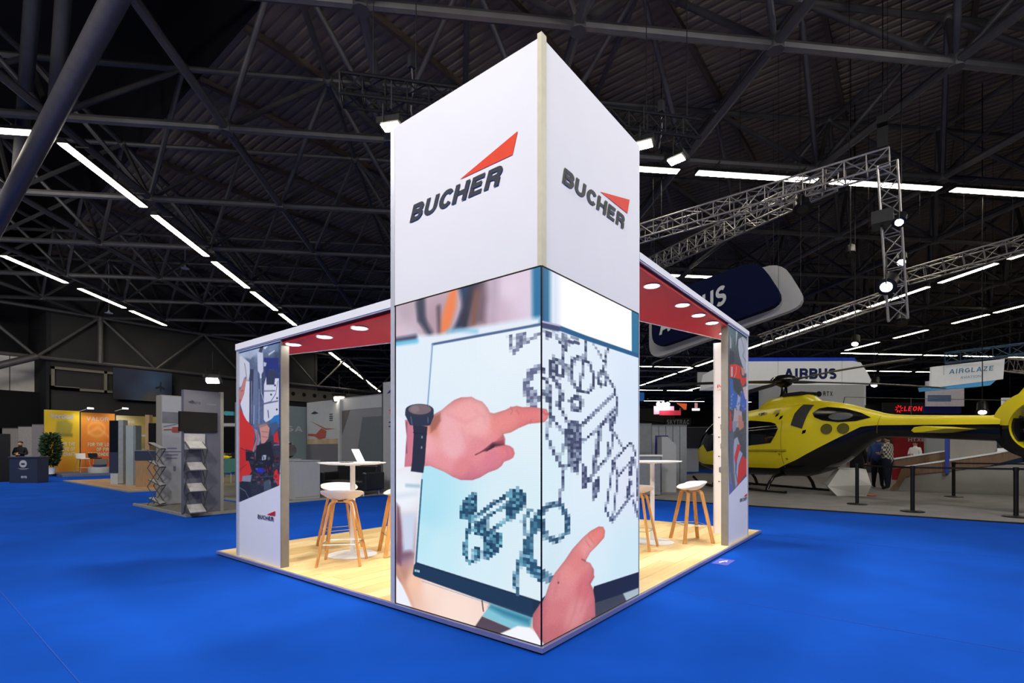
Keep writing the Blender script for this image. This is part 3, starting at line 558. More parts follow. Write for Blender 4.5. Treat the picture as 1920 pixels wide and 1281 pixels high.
sheet('printed_cover', c, (4.405,.026,.06-PT), (1,0,0), (0,0,1), W2, Hh2, M_print, wr)
logo('Y', .022, q2([(292,775)])[0], q2([(358,752)])[0], q2([(296,742)])[0], wr, q2([(330,720),(368,682),(362,718)]), M_ink2, M_orange2, o0=(0,0,PT), weight=.19)
# return walls at the outer ends, the right one with the product list
rl = thing('return_wall', 'short white return wall behind the left wing wall', 'wall panel', (0,0,PT)); B().box(.115, .34, 4.45, 4.56, 0, 2.45).obj('panel_core', M_fab, rl); B().box(.34, .352, 4.45, 4.56, 0, 2.45).obj('end_profile', M_alu, rl)
rr = thing('product_wall', 'white inner wall panel headed Portfolio with small product pictures, behind the right wing wall', 'wall panel', (0,0,PT))
B().box(5.34, 5.42, .115, .48, 0, 2.945).obj('panel_core', M_fab, rr); B().box(5.336, 5.42, .48, .494, 0, 2.945).obj('end_profile', M_alu, rr)
u = Vector((0,-1,0)); XP = 5.338
def wp(px, py): q = onX(px, py, XP); return Vector((XP-.001, q.y, q.z-PT))
k = wp(1345,728); plain_text('Portfolio', 'panel_heading', k, u, Z_, .34, .05, mat('red_print', (214,30,34), .6), rr, .01)
k = wp(1345,733); plain_text('Cabin and Cargo', 'panel_subheading', k, u, Z_, .22, .018, M_ink2, rr)
for py, kind in ((765,0),(802,1),(838,1),(885,2)):
    k = wp(1351 if kind < 2 else 1348, py); b_ = B()
    if kind == 0: b_.prism([k, k+u*.16+Z_*.03, k+u*.12+Z_*.10, k+u*.06+Z_*.05], (-.004,0,0))
    elif kind == 1:
        for q in range(3): b_.box(XP-.006, XP-.001, k.y-.04*q-.034, k.y-.04*q, k.z-.03, k.z+.05+.01*q)
    else: b_.prism([k, k+Z_*.07, k+Z_*.1+u*.1, k+u*.22+Z_*.1, k+u*.22-Z_*.03, k+u*.05-Z_*.03], (-.004,0,0))
    b_.obj('product_picture', mat('grey_print', (120,122,124), .6, var=.25, scale=30), rr)
    k = wp(1347, py+18); b_ = B().box(XP-.004, XP-.001, k.y-.018, k.y, k.z-.009, k.z+.009); b_.box(XP-.003, XP-.001, k.y-.12, k.y-.03, k.z-.003, k.z+.003); b_.obj('caption_mark', M_ink2, rr)
# ------------------------------------------------------------------ canopies: fascia, red soffit, downlights
def canopy(kind, a0, a1, zt, zb, P, lamps, label, lampgroup):
    t = thing('stand_canopy', label, 'canopy', (0,0,0))
    def bx(b_, a0, a1, d0, d1, z0, z1): return b_.box(d0, d1, a0, a1, z0, z1) if kind == 'X' else b_.box(a0, a1, d0, d1, z0, z1)
    bx(B(), a0, a1, .0, .035, zb, zt).obj('fascia_beam', M_fab, t)
    bx(B(), a0, a1, .006, .02, zb-.012, zb).obj('trim_strip', M_alu, t)
    zs = zb-.055
    pts = [(p[0], p[1], zs) for p in P]; B().prism(pts, (0,0,.05)).obj('red_soffit', M_red, t)
    top = [(p[0], p[1], zt-.03) for p in P]; B().prism(top, (0,0,.02)).obj('roof_sheet', M_white, t)
    n = len(P); e_ = B()
    for i in (1,): 
        a = Vector((*P[i],0)); b2 = Vector((*P[i+1],0)); d = (b2-a).normalized(); nn = Vector((-d.y,d.x,0))*.012
        e_.prism([a+nn+Z_*(zs-.006), b2+nn+Z_*(zs-.006), b2-nn+Z_*(zs-.006), a-nn+Z_*(zs-.006)], (0,0,zt-zs))
    e_.obj('inner_edge_strip', M_white, t)
    for (x, y) in lamps:
        h = B().lathe([(.05,0),(.082,-.001),(.088,-.010),(.078,-.014),(.066,-.006)], 24, (x,y,zs)).obj('downlight_ring', M_white, t, True)
        B().lathe([(.001,-.009),(.072,-.0092),(.072,-.0088),(.001,-.0085)], 24, (x,y,zs)).obj('lamp_face', M_lamp, h)
        inn = Vector((.22,-.25 if y > 3 else 0,0)) if kind == 'X' else Vector((-.2 if x > 4.5 else 0,.2,0)); light('downlight', 'SPOT', (x+inn.x,y+inn.y,zs-.03), (x+inn.x*1.5,y+inn.y*1.5,0), 33, .05, WARM, 112, .8)
    return t
canopy('X', TW+.04, 4.572, 2.635, 2.562, [(.036,TW+.05),(.94,TW+.05),(.30,4.44),(.036,4.44)], [(.115,3.40),(.12,2.79),(.12,2.19),(.3,1.75)], 'lower white canopy with red soffit, left between tower and wing wall', '')
canopy('Y', TW+.04, 5.44, 3.125, 3.062, [(5.33,.036),(5.33,.29),(TW+.05,1.33),(TW+.05,.036)], [(2.14,.14),(3.0,.14),(3.56,.14),(4.05,.125),(4.76,.16)], 'higher white canopy with red soffit, right between tower and wing wall', '')
# ------------------------------------------------------------------ bar tables and stools
def bar_table(name, x, y, label):
    t = thing(name, label, 'table', (x,y,PT), 0, None)
    B().lathe([(.02,1.118),(.30,1.112),(.385,1.125),(.40,1.132),(.40,1.138),(.02,1.138)], 48).obj('table_top', M_white, t, True)
    B().lathe([(.031,.012),(.031,1.112)], 20).obj('column', M_white, t, True)
    B().lathe([(.29,0),(.295,.004),(.28,.011),(.05,.016),(.034,.02)], 48).obj('base_disc', M_white, t, True)
    B().box(-.09,.09,-.03,.03,1.098,1.116).obj('mounting_plate', M_alu, t); return t
tl = bar_table('bar_table', .93, 3.5, 'round white bar table with the laptop on it, left of the tower')
tr = bar_table('bar_table', 4.07, .95, 'round white bar table with a bare top, right of the tower')
def make_stool(label):
    t = thing('bar_stool', label, 'stool', (0,0,PT), 0, 'white shell bar stools with oak legs')
    n, m = 36, 9; vs = []; fs = []
    for lay in (0, 1):
        for k in range(m+1):
            r_ = k/m
            for i in range(n):
                a = 2*PI*i/n; s_ = math.sin(a); c_ = math.cos(a)
                rim = .765+.085*max(0,-s_)**.8+.035*abs(c_)**3 if s_ < 0 else .765+.035*abs(c_)**3-.012*s_
                z_ = .725+(rim-.725)*r_**2.4-(.012 if lay else 0)*(1-.4*r_)
                q = r_*(1-.05*lay*(1-r_)); vs.append((.24*q*c_, (.205 if s_ < 0 else .19)*q*s_, z_))
    o = lambda l, k, i: l*(m+1)*n+k*n+i % n
    for l in (0, 1):
        for k in range(m):
            for i in range(n): fs.append((o(l,k,i), o(l,k,i+1), o(l,k+1,i+1), o(l,k+1,i)))
    for i in range(n): fs.append((o(0,m,i), o(0,m,i+1), o(1,m,i+1), o(1,m,i)))
    B().add(vs, fs).obj('seat', M_seat, t, True)
    def flat(pts, w_, th):
        b_ = B(); P = [Vector(p) for p in pts]; out = []
        for k, p in enumerate(P):
            d = (P[min(k+1,len(P)-1)]-P[max(k-1,0)]).normalized(); side = Vector((0,1,0)); nn = d.cross(side).normalized()
            out += [p+side*w_/2+nn*th/2, p-side*w_/2+nn*th/2, p-side*w_/2-nn*th/2, p+side*w_/2-nn*th/2]
        f = [(k*4+i, k*4+(i+1)%4, k*4+4+(i+1)%4, k*4+4+i) for k in range(len(P)-1) for i in range(4)]+[(3,2,1,0), tuple(len(P)*4-4+i for i in range(4))]
        return b_.add(out, f)
    for sx in (-1,1):
        for sy in (-1,1):
            yt = .10*sy; yb = .205*sy
            pts = [(sx*.235,yb,0)]+[(sx*(.235-.115*k/6), yb+(yt-yb)*k/6, .66*k/6) for k in range(1,7)]+[(sx*.105,yt*.95,.695),(sx*.075,yt*.9,.712),(sx*.03,yt*.8,.716)]
            flat(pts, .048, .024).obj('leg', M_wood, t, bevel=.004)
    B().box(-.05,.05,-.085,.085,.70,.712).obj('seat_frame', M_wood, t)
    q = [(.196,.168,.24),(-.196,.168,.24),(-.196,-.168,.24),(.196,-.168,.24)]
    b_ = B()
    for k in range(4): b_.tube(q[k], q[(k+1)%4], .0055, 8)
    b_.obj('footrest', mat('brushed_steel', (190,190,188), .3, .9), t); return t
st = make_stool('bar stool left of the tower, nearest, its back turned to the camera'); st.location = (.58,3.18,PT); st.rotation_euler = (0,0,math.radians(-45))
copy_tree(st, loc=(1.12,4.08,PT), rz=math.radians(165), label='bar stool left of the tower, farther, beyond the round table, white inside of seat showing')
copy_tree(st, loc=(1.34,3.12,PT), rz=math.radians(62), label='bar stool left of the tower, partly hidden behind its edge')
copy_tree(st, loc=(3.53,.95,PT), rz=math.radians(-82), label='bar stool partly hidden behind the right edge of the tower')
copy_tree(st, loc=(4.47,.54,PT), rz=math.radians(44), label='bar stool standing free, right of the tower, near the product wall')
lq = cw((692-960)/FPX*6.15, 6.15, PT+1.138); lt = thing('laptop', 'open silver laptop seen edge on, standing on the left bar table', 'laptop', tuple(lq), math.radians(38.4))
B().box(-.14,.14,-.1,.1,.001,.012).obj('keyboard_deck', M_alu, lt, bevel=.003)
B().prism([(-.14,.09,.012),(-.14,.165,.165),(-.14,.174,.162),(-.14,.100,.010)], (.28,0,0)).obj('lid', M_white, lt)
tg = B().box(-.08,.08,-.04,.04,0,.007).obj('phone', M_dark); tg.location = (.80,3.43,PT+1.139); tg.rotation_euler.z = .4; tag(tg, 'dark phone lying on the left bar table beside the laptop', 'phone')
tg = B().box(-.105,.105,-.14,.14,0,.006).obj('brochure', mat('brochure_cover', (170,176,186), .4, var=.4, scale=20)); tg.location = (.70,3.62,PT+1.139); tg.rotation_euler.z = .9; tag(tg, 'flat brochure lying near the rim of the left bar table', 'brochure')
# floor sticker
sk = B().box(3.40,3.74,-.24,-.06,.002,.004).obj('floor_sticker', mat('violet_sticker', (86,96,200), .6)); tag(sk, 'small pale square sticker on the blue carpet right of the stand', 'sticker')
a = B().box(3.44,3.70,-.20,-.11,.0045,.006); a = B().prism([(3.47,-.13,.0042),(3.60,-.16,.0042),(3.57,-.19,.0042),(3.68,-.17,.0042),(3.60,-.13,.0042),(3.53,-.11,.0042)], (0,0,.001)).obj('printed_mark', M_white, sk)
# ------------------------------------------------------------------ space frame roof
def uv(u_, v_, z_=0): return Vector(((u_+v_)*.70711, (u_-v_)*.70711, z_))
MOD, U0, V0, Z1, Z2 = 4.15, 6.4, -2.3, 9.68, 12.6
NU, VA, VB = range(-2, 22), -6, 18
WALLY = 38.0
fr = bpy.data.objects.new('ceiling_frame', None); COL.objects.link(fr); struct(fr); fr['label'] = 'tubular space frame under the hall roof'
def inside(p): return (p.y < WALLY+.6 or (p.x > 20.8 and p.y < 58)) and p.x < 104 and p.y > -42
low = lambda i, j: uv(U0+MOD*i, V0+MOD*j, Z1)
up = lambda i, j: uv(U0+MOD*(i+.5), V0+MOD*(j+.5), Z2)
def chord(a, b, r_, nm, n=8):
    # clip to the hall
    pts = [a.lerp(b, k/200) for k in range(201)]; ins = [p for p in pts if inside(p)]
    if len(ins) > 3: B().tube(ins[0], ins[-1], r_, n).obj(nm, M_steel, fr, True)
for i in NU: chord(low(i,VA), low(i,VB), .105, 'lower_chord'); chord(up(i,VA), up(i,VB), .085, 'upper_chord')
for j in range(VA, VB+1): chord(low(-2,j), low(21,j), .105, 'lower_chord'); chord(up(-2,j), up(21,j), .085, 'upper_chord')
near = []; far = B(); nodes = B()
for i in NU:
    for j in range(VA, VB+1):
        p = low(i,j)
        if not inside(p): continue
        d0 = (p.xy-EYE.xy); ahead = d0.x*RY+d0.y*RX; side = d0.x*RX-d0.y*RY
        if ahead < -4 or abs(side) > 1.25*ahead+9: continue
        for di, dj in ((0,0),(-1,0),(0,-1),(-1,-1)):
            q = up(i+di, j+dj)
            if inside(q): near.append((d0.length, p, q))
        nodes.tube(p+Vector((0,0,-.13)), p+Vector((0,0,.17)), .17, 8); nodes.ball(up(i,j), .19, 8, 5)
near.sort(key=lambda t: t[0])
for k, (d, p, q) in enumerate(near):
    if k < 120: 
        b_ = B(); v = (q-p).normalized(); b_.tube(p+v*.15, p+v*.5, .045, 8, .075); b_.tube(p+v*.5, q-v*.5, .075, 10, cap=False); b_.tube(q-v*.5, q-v*.15, .075, 8, .045)
        b_.obj('brace', M_steel, fr, True)
    else: far.tube(p, q, .072, 6, cap=False)
fo = far.obj('far_braces', M_steel, fr, True); fo['kind'] = 'stuff'
no_ = nodes.obj('node_joints', M_steel, fr, True); no_['kind'] = 'stuff'
# the thick raking struts of the hall's left column
cs = thing('raking_column', 'thick dark raking steel tube crossing the upper left corner', 'column')
c0 = onz(205,20,Z1-.15)+Vector((0,0,0)); c1 = ond(4,400,13.2); dd = (c1-c0).normalized()
B().tube(c0-dd*3.0, c0+dd*18, .195, 24).obj('main_tube', mat('dark_hall_steel', (76,73,78), .45, .25, var=.1), cs, True)
for k, (a, b2) in enumerate((((124,-60),(104,190)),((66,-60),(34,340)))):
    P0 = ond(a[0],a[1],10.4); P1 = ond(b2[0],b2[1],12.2+2*k)
    o = B().tube(P0, P1, .145, 16).obj('hanging_post', M_steel, cs, True)
# ------------------------------------------------------------------ roof deck, purlins
XR, ZD = 3.53, 13.0
rf = bpy.data.objects.new('ceiling', None); COL.objects.link(rf); struct(rf)
M_deck = mat('brown_grey_deck', (124,110,96), .75, .1, var=.28, scale=.5)
b_ = B(); pitch = .29; x = XR; vs = []; zc = []
while x < 106:
    for dx, dz in ((0,0),(.09,0),(.125,.07),(.215,.07),(.25,0)):
        vs += [(x+dx, -44, ZD+dz), (x+dx, 58, ZD+dz)]
    x += pitch
n = len(vs)//2; b_.add(vs, [(2*i, 2*i+1, 2*i+3, 2*i+2) for i in range(n-1)]); dk = b_.obj('corrugated_deck', M_deck, rf)
B().box(XR-46, 106, -44, 60, 16.5, 16.6).obj('roof_underside', mat('black_roof', (10,10,11), .9), rf)  # higher roof sheet with an even near-black base colour
B().box(XR-.08, XR, -44, WALLY, ZD-.05, 16.5).obj('roof_upstand', mat('black_roof', (10,10,11), .9), rf)
M_pur = mat('rust_brown_purlin', (84,70,62), .7, var=.25, scale=1)
for k in range(-16, 16):
    y = 9.26+3.12*k
    if y < 58: B().box(XR, 106, y-.06, y+.06, ZD-.2, ZD).obj('purlin', M_pur, rf)
# ------------------------------------------------------------------ walls
M_wall = mat('dark_hall_wall', (44,42,40), .85, var=.15, scale=.6); M_clad = mat('beige_cladding', (112,106,92), .7, var=.15, scale=.5)
wb = struct(B().box(3.6, 20.8, WALLY+.35, WALLY+.55, 0, 13).obj('wall_back', M_wall))
wb2 = struct(B().box(20.8, 104, 58.3, 58.5, 0, 13).obj('wall_far', M_wall)); B().box(20.7, 20.9, WALLY+.3, 58.4, 0, 13).obj('wall_return', M_wall, wb2)
for k in range(30): B().box(21.5+k*2.6, 21.62+k*2.6, 58.1, 58.3, 4.5, 12.5).obj('wall_rib', M_steel, wb2)
for k in range(3): B().box(3.65+k*6.4, 3.75+k*6.4, WALLY+.3, WALLY+.36, 0, 5.8).obj('wall_joint', mat('black_joint', (16,16,16), .8), wb)
bm_ = B().box(3.7, 5.0, WALLY+.1, WALLY+.35, 4.95, 5.15); bm_.box(3.7,9.7,WALLY+.1,WALLY+.35,6.15,6.3); bm_.box(3.7,9.7,WALLY+.1,WALLY+.35,4.95,5.1); bm_.box(3.7,3.85,WALLY+.1,WALLY+.35,4.95,6.3); bm_.box(6.2,6.35,WALLY+.1,WALLY+.35,4.95,6.3)
bm_.obj('gallery_frame', M_clad, wb); B().box(8.4,9.7,WALLY+.08,WALLY+.34,5.05,6.2).obj('louvre_panel', M_clad, wb)
for k in range(8): B().box(8.42,9.68,WALLY+.05,WALLY+.09,5.1+k*.14,5.13+k*.14).obj('louvre_slat', M_dark, wb)
B().box(14.2, 60, WALLY+.05, WALLY+.3, 5.35, 6.4).obj('holed_beam', M_clad, wb)
for k in range(34): B().tube((14.8+k*.95,WALLY+.045,5.95),(14.8+k*.95,WALLY+.2,5.95), .17, 12).obj('beam_hole', M_black, wb)
# edge truss standing in the wall plane
et = thing('wall_truss', 'dark steel lattice truss along the top of the back wall', 'truss')
B().tube((-12,WALLY-.2,6.72),(106,WALLY-.2,6.72), .11, 8).obj('bottom_chord', M_steel, et, True); B().tube((-12,WALLY-.2,9.6),(106,WALLY-.2,9.6), .11, 8).obj('top_chord', M_steel, et, True)
for k in range(-2, 14):
    x0 = 3.0+5.87*k
    B().tube((x0,WALLY-.2,6.72),(x0+2.93,WALLY-.2,9.6), .085, 8).obj('diagonal', M_steel, et, True); B().tube((x0+2.93,WALLY-.2,9.6),(x0+5.87,WALLY-.2,6.72), .085, 8).obj('diagonal', M_steel, et, True)
for x0 in (5.93, 17.6, 29.4): B().tube((x0,WALLY-.2,6.72),(x0,WALLY-.2,9.6), .16, 10).obj('post', M_steel, et, True)
wf = struct(B().box(-30, 3.6, WALLY+6, WALLY+6.2, 0, 13).obj('wall_left', mat('dark_wall_far', (30,30,32), .9)))
B().box(3.5, 3.7, WALLY+.3, WALLY+6, 0, 13).obj('wall_return', mat('dark_wall_far', (30,30,32), .9), wf)
for k in range(5): B().box(-2.4+k*1.2, -1.24+k*1.2, WALLY+3.9, WALLY+4, 4.6, 7.2).obj('cladding_panel', mat('pale_cladding', (244,236,226), .7, var=.12, scale=1), wf)
B().box(-14, 3.55, WALLY+2.5, WALLY+2.6, 2.6, 4.9).obj('black_drape', mat('black_cloth', (9,9,13), .95), wf)
rk = thing('raking_column', 'slender raking steel tube at the far left above the pale cladding', 'column'); B().tube((-8,WALLY-.6,1.5),(3.0,WALLY-.4,6.72), .2, 12).obj('main_tube', M_steel, rk, True)
wr_ = struct(B().box(104, 104.2, -44, WALLY, 0, 13).obj('wall_right', mat('dark_wall_right', (46,44,42), .9)))
struct(B().box(-4, 104, -42.2, -42, 0, 13).obj('wall_front', mat('dark_wall_right', (46,44,42), .9)))
# ------------------------------------------------------------------ light strips (measured on the level 9.4)
def strip(u0, v0, u1, v1, label, grp):
    a = uv(u0,v0,9.38); b2 = uv(u1,v1,9.38); d = (b2-a); L = d.length
    t = thing('strip_light', label, 'ceiling light', tuple((a+b2)/2), math.atan2(d.y,d.x), grp)
    if (a.xy-EYE.xy).length < 22:
        B().prism([(-L/2,-.14,0),(-L/2,.14,0),(-L/2,.06,.13),(-L/2,-.06,.13)], (L,0,0)).obj('housing', M_dark, t)
    else: B().box(-L/2,L/2,-.14,.14,.01,.06).obj('housing', M_dark, t)
    B().box(-L/2+.03,L/2-.03,-.12,.12,-.012,-.002).obj('glowing_tube', M_tube, t)
    for sx in (-.35,.35): B().tube((L*sx,0,.04),(L*sx,0,.30),.012,5).box(L*sx-.02,L*sx+.02,-.32,.32,.18,.21).obj('hanger', M_steel, t)
ORD = 'first second third fourth fifth sixth seventh eighth ninth tenth eleventh twelfth thirteenth'.split()
def row_u(v, us, label, grp):
    for n_, (a, b2) in enumerate(us): strip(a, v, b2, v, '%s from the near end, %s' % (ORD[n_], label), grp)
def row_v(u, vs_, label, grp):
    for n_, (a, b2) in enumerate(vs_): strip(u, a, u, b2, '%s from the left, %s' % (ORD[n_], label) if len(vs_) > 1 else label, grp)
row_u(-10.78, [(11.16,14.71),(15.25,18.97),(19.58,23.13),(23.7,27.19),(27.9,30.7)]+[(31.6+4.15*k,35.1+4.15*k) for k in range(2,9)], 'warm strip light in the steep row left of the tower', 'strip lights in the steep row left of the tower')
row_u(-19.15, [(15.9,19.3),(19.96-.1,23.31),(24.15,27.63),(28.19,31.69)], 'warm strip light in the outer left row', 'strip lights in the outer left row')
row_v(10.62, [(2.3,5.89),(6.41,10.2),(10.6,14.28),(14.72,18.3),(18.8,22.4)], 'bright strip light in the nearest crossing row', 'strip lights in the nearest crossing row')
row_v(10.8, [(-14.9,-11.12)], 'bright strip light at the upper left edge beside the thick tube', 'strip light at the upper left edge')
row_v(18.98, [(6.2,9.8),(10.1,11.74)], 'strip light above the red right canopy', 'strip lights above the red canopy')
row_u(22.7, [(12.0,15.45),(15.9,18.5),(19.04,22.7),(23.3,26.1),(26.6,30.85),(31.4,34.7),(35.4,39.0),(39.6,43.1),(43.9,46.8),(47.6,50.4),(50.9,55.6),(56.2,60.5)], 'strip light in the long slanting right row', 'strip lights in the long slanting right row')
row_v(43.65, [(14.0,17.3),(17.4,18.5),(18.75,22.4),(40.9,42.3),(42.8,46.3),(46.9,49.5)], 'thin far strip light in a level row', 'thin far strip lights in a level row')
row_v(35.25, [(31.5,34.75),(34.95,38.87),(39.19,42.23),(42.96,45.8),(47.1,50.6),(51.2,54.6)], 'level strip light above the pale hanging banners', 'level strip lights above the banners')
row_u(31.0, [(17.5,20.7),(21.2,22.9),(23.2,25.4),(27.1,29.7),(31.0,34.2),(56.9,58.0),(58.6,62.7)], 'slanting strip light at the right edge', 'slanting strip lights at the right edge')
row_v(62.3, [(24,27.6),(28.2,31.8),(36,39.5),(44,47.5),(52,55.5)], 'faint strip light low over the distant booths', 'faint far strip lights')
row_v(76.9, [(30.4,34.1),(35,38.5),(38.6,41.1),(46,49.5),(52,55.5),(58,61.5),(66,69.5)], 'faintest strip light in the lowest distant row', 'faint far strip lights')
def hang(t, pts, r_=.005, ztop=12.99):
    b_ = B()
    for x, y, z_ in pts: b_.tube((x,y,z_),(x,y,ztop-t.location.z), r_, 5)
    return b_.obj('suspension_cable', M_black, t)
# ------------------------------------------------------------------ lattice trusses and spot lights on them
def box_truss(name, a, b2, wd, m_, label, pr=.022, nseg=None, cat='truss', upv=None):
    a = Vector(a); b2 = Vector(b2); t = thing(name, label, cat, (0,0,0)); d = (b2-a); L = d.length; d.normalize()
    s_ = d.cross(upv or Z_).normalized(); q = s_.cross(d).normalized(); n = nseg or max(3, int(L/wd/1.0)); h = wd/2
    cn = [s_*h+q*h, -s_*h+q*h, -s_*h-q*h, s_*h-q*h]
    for c_ in cn: B().tube(a+c_, b2+c_, pr, 6).obj('chord', m_, t)
    lc = B()
    for k in range(n):
        p = a+d*(L*k/n); p2 = a+d*(L*(k+1)/n)
        for i in range(4):
            c_, e_ = cn[i], cn[(i+1)%4]
            if k % 2: c_, e_ = e_, c_
            lc.tube(p+c_, p2+e_, pr*.55, 4, cap=False); lc.tube(p+cn[i], p+cn[(i+1)%4], pr*.5, 4, cap=False)
    l_ = lc.obj('lacing', m_, t); l_['kind'] = 'stuff'
    if name == 'lattice_truss':
        hi = a if a.z > b2.z else b2; lo_ = b2 if hi is a else a
        if abs(hi.z-lo_.z) > 2: hang(t, [tuple(hi+Z_*.1)])
        else: hang(t, [tuple(a.lerp(b2,f)+Z_*.15) for f in (.12,.5,.88)])
    return t
def spot_fix(x, y, z_, aim, s_, lit, label, grp=None, flood=False, cable=False):
    t = thing('flood_light' if flood else 'stage_spotlight', label, 'spotlight', (x,y,z_), 0, grp); d = Vector(aim)-Vector((x,y,z_))
    q = d.to_track_quat('Z','Y').to_matrix().to_4x4()
    if flood: h = B().box(-.2*s_,.2*s_,-.14*s_,.14*s_,-.1*s_,.0)
    else: h = B().lathe([(.05*s_,-.34*s_),(.11*s_,-.30*s_),(.12*s_,-.05*s_),(.15*s_,0),(.14*s_,.005)], 16)
    o = h.obj('lamp_body', M_black, t, not flood); o.matrix_local = q
    if flood: g_ = B().box(-.15*s_,.15*s_,-.09*s_,.09*s_,.0,.012*s_)
    else: g_ = B().lathe([(.001,.006),(.085*s_,.006),(.085*s_,.012*s_),(.001,.014*s_)], 16)
    g_.obj('lens', (M_flood if flood else M_cool) if lit else M_dark, o)
    b_ = B(); b_.tube((-.17*s_,0,0),(-.17*s_,0,.28*s_), .012*s_, 6); b_.tube((.17*s_,0,0),(.17*s_,0,.28*s_), .012*s_, 6); b_.tube((-.17*s_,0,.28*s_),(.17*s_,0,.28*s_), .012*s_, 6); b_.tube((0,0,.28*s_),(0,0,12.99-z_ if cable else (.75 if flood else .5)*s_), .012*s_, 6)
    b_.obj('yoke', M_black, t); return t
bt0 = ond(640,168,7.3); bt1 = ond(1305,252,8.35)
box_truss('black_truss', bt0, bt1, .30, M_black, 'black square lattice truss hanging behind the top of the tower', .024)
for (px, py, dd_) in ((700,150,7.4),(780,165,7.55),(1212,236,8.2),(1288,246,8.32)):
    p = ond(px,py,dd_); o = B().tube(p, (p.x,p.y,12.6), .008, 5).obj('suspension_cable', M_black); tag(o, {700:'thin cable at the far left end of the black truss',780:'thin cable on the black truss nearest left of the tower',1212:'thin cable on the black truss nearest right of the tower',1288:'thin cable at the right end of the black truss'}[px], 'cable', 'cables holding the black truss')
ch = thing('chain_hoist', 'small chain hoist with hanging hook above the black truss, left of the tower', 'hoist', tuple(ond(772,118,7.6))); B().box(-.05,.05,-.04,.04,-.08,.10).obj('motor_body', M_dark, ch); B().path([(0,0,-.08),(.03,0,-.35),(.0,.02,-.7),(.06,0,-1.0)], .012, 6).obj('hoist_chain', M_steel, ch)
ch2 = thing('chain_hoist', 'small chain hoist above the black truss, right of the tower', 'hoist', tuple(ond(1240,202,8.2))); B().box(-.05,.05,-.04,.04,-.08,.10).obj('motor_body', M_dark, ch2); B().path([(0,0,-.08),(.03,0,-.3),(.02,.02,-.5),(-.1,0,-.7)], .012, 6).obj('hoist_chain', M_steel, ch2)
for (px, py, d_, nm, aim) in ((734,238,6.6,'blazing flood light at the upper left edge of the tower',(1.2,3.3,0)),(1207,272,7.6,'blazing flood light at the upper right edge of the tower',(3.4,1.0,0)),(1268,300,8.2,'blazing flood light hanging right of the tower, free of it',(4.3,1.2,0))):
    p = ond(px,py,d_); spot_fix(p.x,p.y,p.z,aim,.8,True,nm,None,True)
    light('flood_beam','SPOT',(p.x,p.y,p.z-.12),aim,520,.18,WARM,100,.6)
# aluminium rig at the right
rA = ond(1668,300,11.35); rB = ond(1180,445,15.3); rC = ond(1560,338,12.4); rD = ond(1215,500,19.5)
box_truss('lattice_truss', rA, rB, .40, M_alt, 'silver lattice truss sloping down from the right corner towards the tower', .025)
box_truss('lattice_truss', rC, rD, .42, M_alt, 'silver lattice truss running from mid rig down behind the red canopy', .025)
box_truss('lattice_truss', ond(1664,310,11.35), ond(1684,600,11.6), .36, M_alt, 'upright silver lattice truss hanging at the right with spotlights on it', .024, upv=Vector((0,1,0)))
box_truss('lattice_truss', ond(1660,560,15), ond(1425,640,17), .36, M_alt, 'small lattice truss behind the pale hanging plate', .022)
box_truss('lattice_truss', ond(1700,520,16), ond(1930,455,14), .4, M_alt, 'lattice truss at the right edge below the bright strip row', .024)
for px, py, d_, s_, lit, nm, ax, ay in ((1505,392,12.6,1.5,False,'large unlit black spotlight under the sloping silver truss',1530,900),(1686,417,10.8,.9,True,'lit spotlight at the end of a black box on the upright truss',1500,900),(1662,538,10.8,1.3,True,'brightest white spotlight low on the upright truss',1450,900),(1690,492,12,1.0,True,'small lit spotlight just above the brightest one',1700,900),(1240,442,15,1.1,False,'small unlit spotlight under the truss beside the tower',1240,900),(1595,478,15,1.1,False,'small unlit spotlight behind the large blue hanging plate',1595,900),(1603,645,17,1.1,True,'lit white spotlight left of the slanting strip row, above the wide white banner',1540,1000),(1690,605,12,.9,False,'unlit spotlight at the foot of the upright truss',1640,1000),(1639,722,20,1.2,True,'small lit round spotlight right of the partner banner',1560,1000),(1842,773,16,1.2,True,'small lit spotlight above the helicopter tail',1842,1200)):
    p = ond(px,py,d_); aim = ond(ax,ay,max(4,d_-3)); spot_fix(p.x,p.y,p.z,aim,s_,lit,nm,cable=px in (1603,1639,1842,1595,1240,1690))
o = B(); p = ond(1655,412,11.4); o.box(p.x-.25,p.x+.25,p.y-.2,p.y+.2,p.z-.14,p.z+.14); tag(o.obj('control_box', M_black), 'flat black equipment box on the upright truss', 'equipment box')
o = B(); p = ond(1655,238,11.3); o.box(p.x-.3,p.x+.3,p.y-.1,p.y+.1,p.z-.05,p.z+.12); o.box(p.x-.12,p.x+.12,p.y-.1,p.y+.1,p.z-.5,p.z-.05); tag(o.obj('hoist_motor', M_black), 'black hoist motor above the corner of the silver truss', 'hoist'); tag(B().tube((p.x,p.y,p.z+.1),(p.x,p.y,12.6),.01,5).obj('hoist_chain_line', M_black), 'chain above the black hoist motor', 'chain')
for px, py, d_, nm, lab in ((398,714,10.05,'booth_flood_light','bright flood light on top of the television column'),(636,748,17,'booth_flood_light','bright flood light on the booth wall above the round table')):
    p = ond(px,py,d_); spot_fix(p.x,p.y,p.z,(p.x-1.2,p.y-1.5,0),.75 if d_ < 12 else 1.1,True,lab,None,True)
for px, py, d_ in ((347,504,27),(204,588,30)):
    p = ond(px,py,d_); o = B().lathe([(.2,0),(.21,.03),(.08,.08),(.03,.2)], 16, tuple(p)).tube((p.x,p.y,p.z+.2),(p.x,p.y,12.4),.012,5).obj('dome_lamp', M_alu, None, True); tag(o, 'small unlit dome lamp hanging %s' % ('between the two left strip rows' if px > 300 else 'below the outer left strip row'), 'lamp')
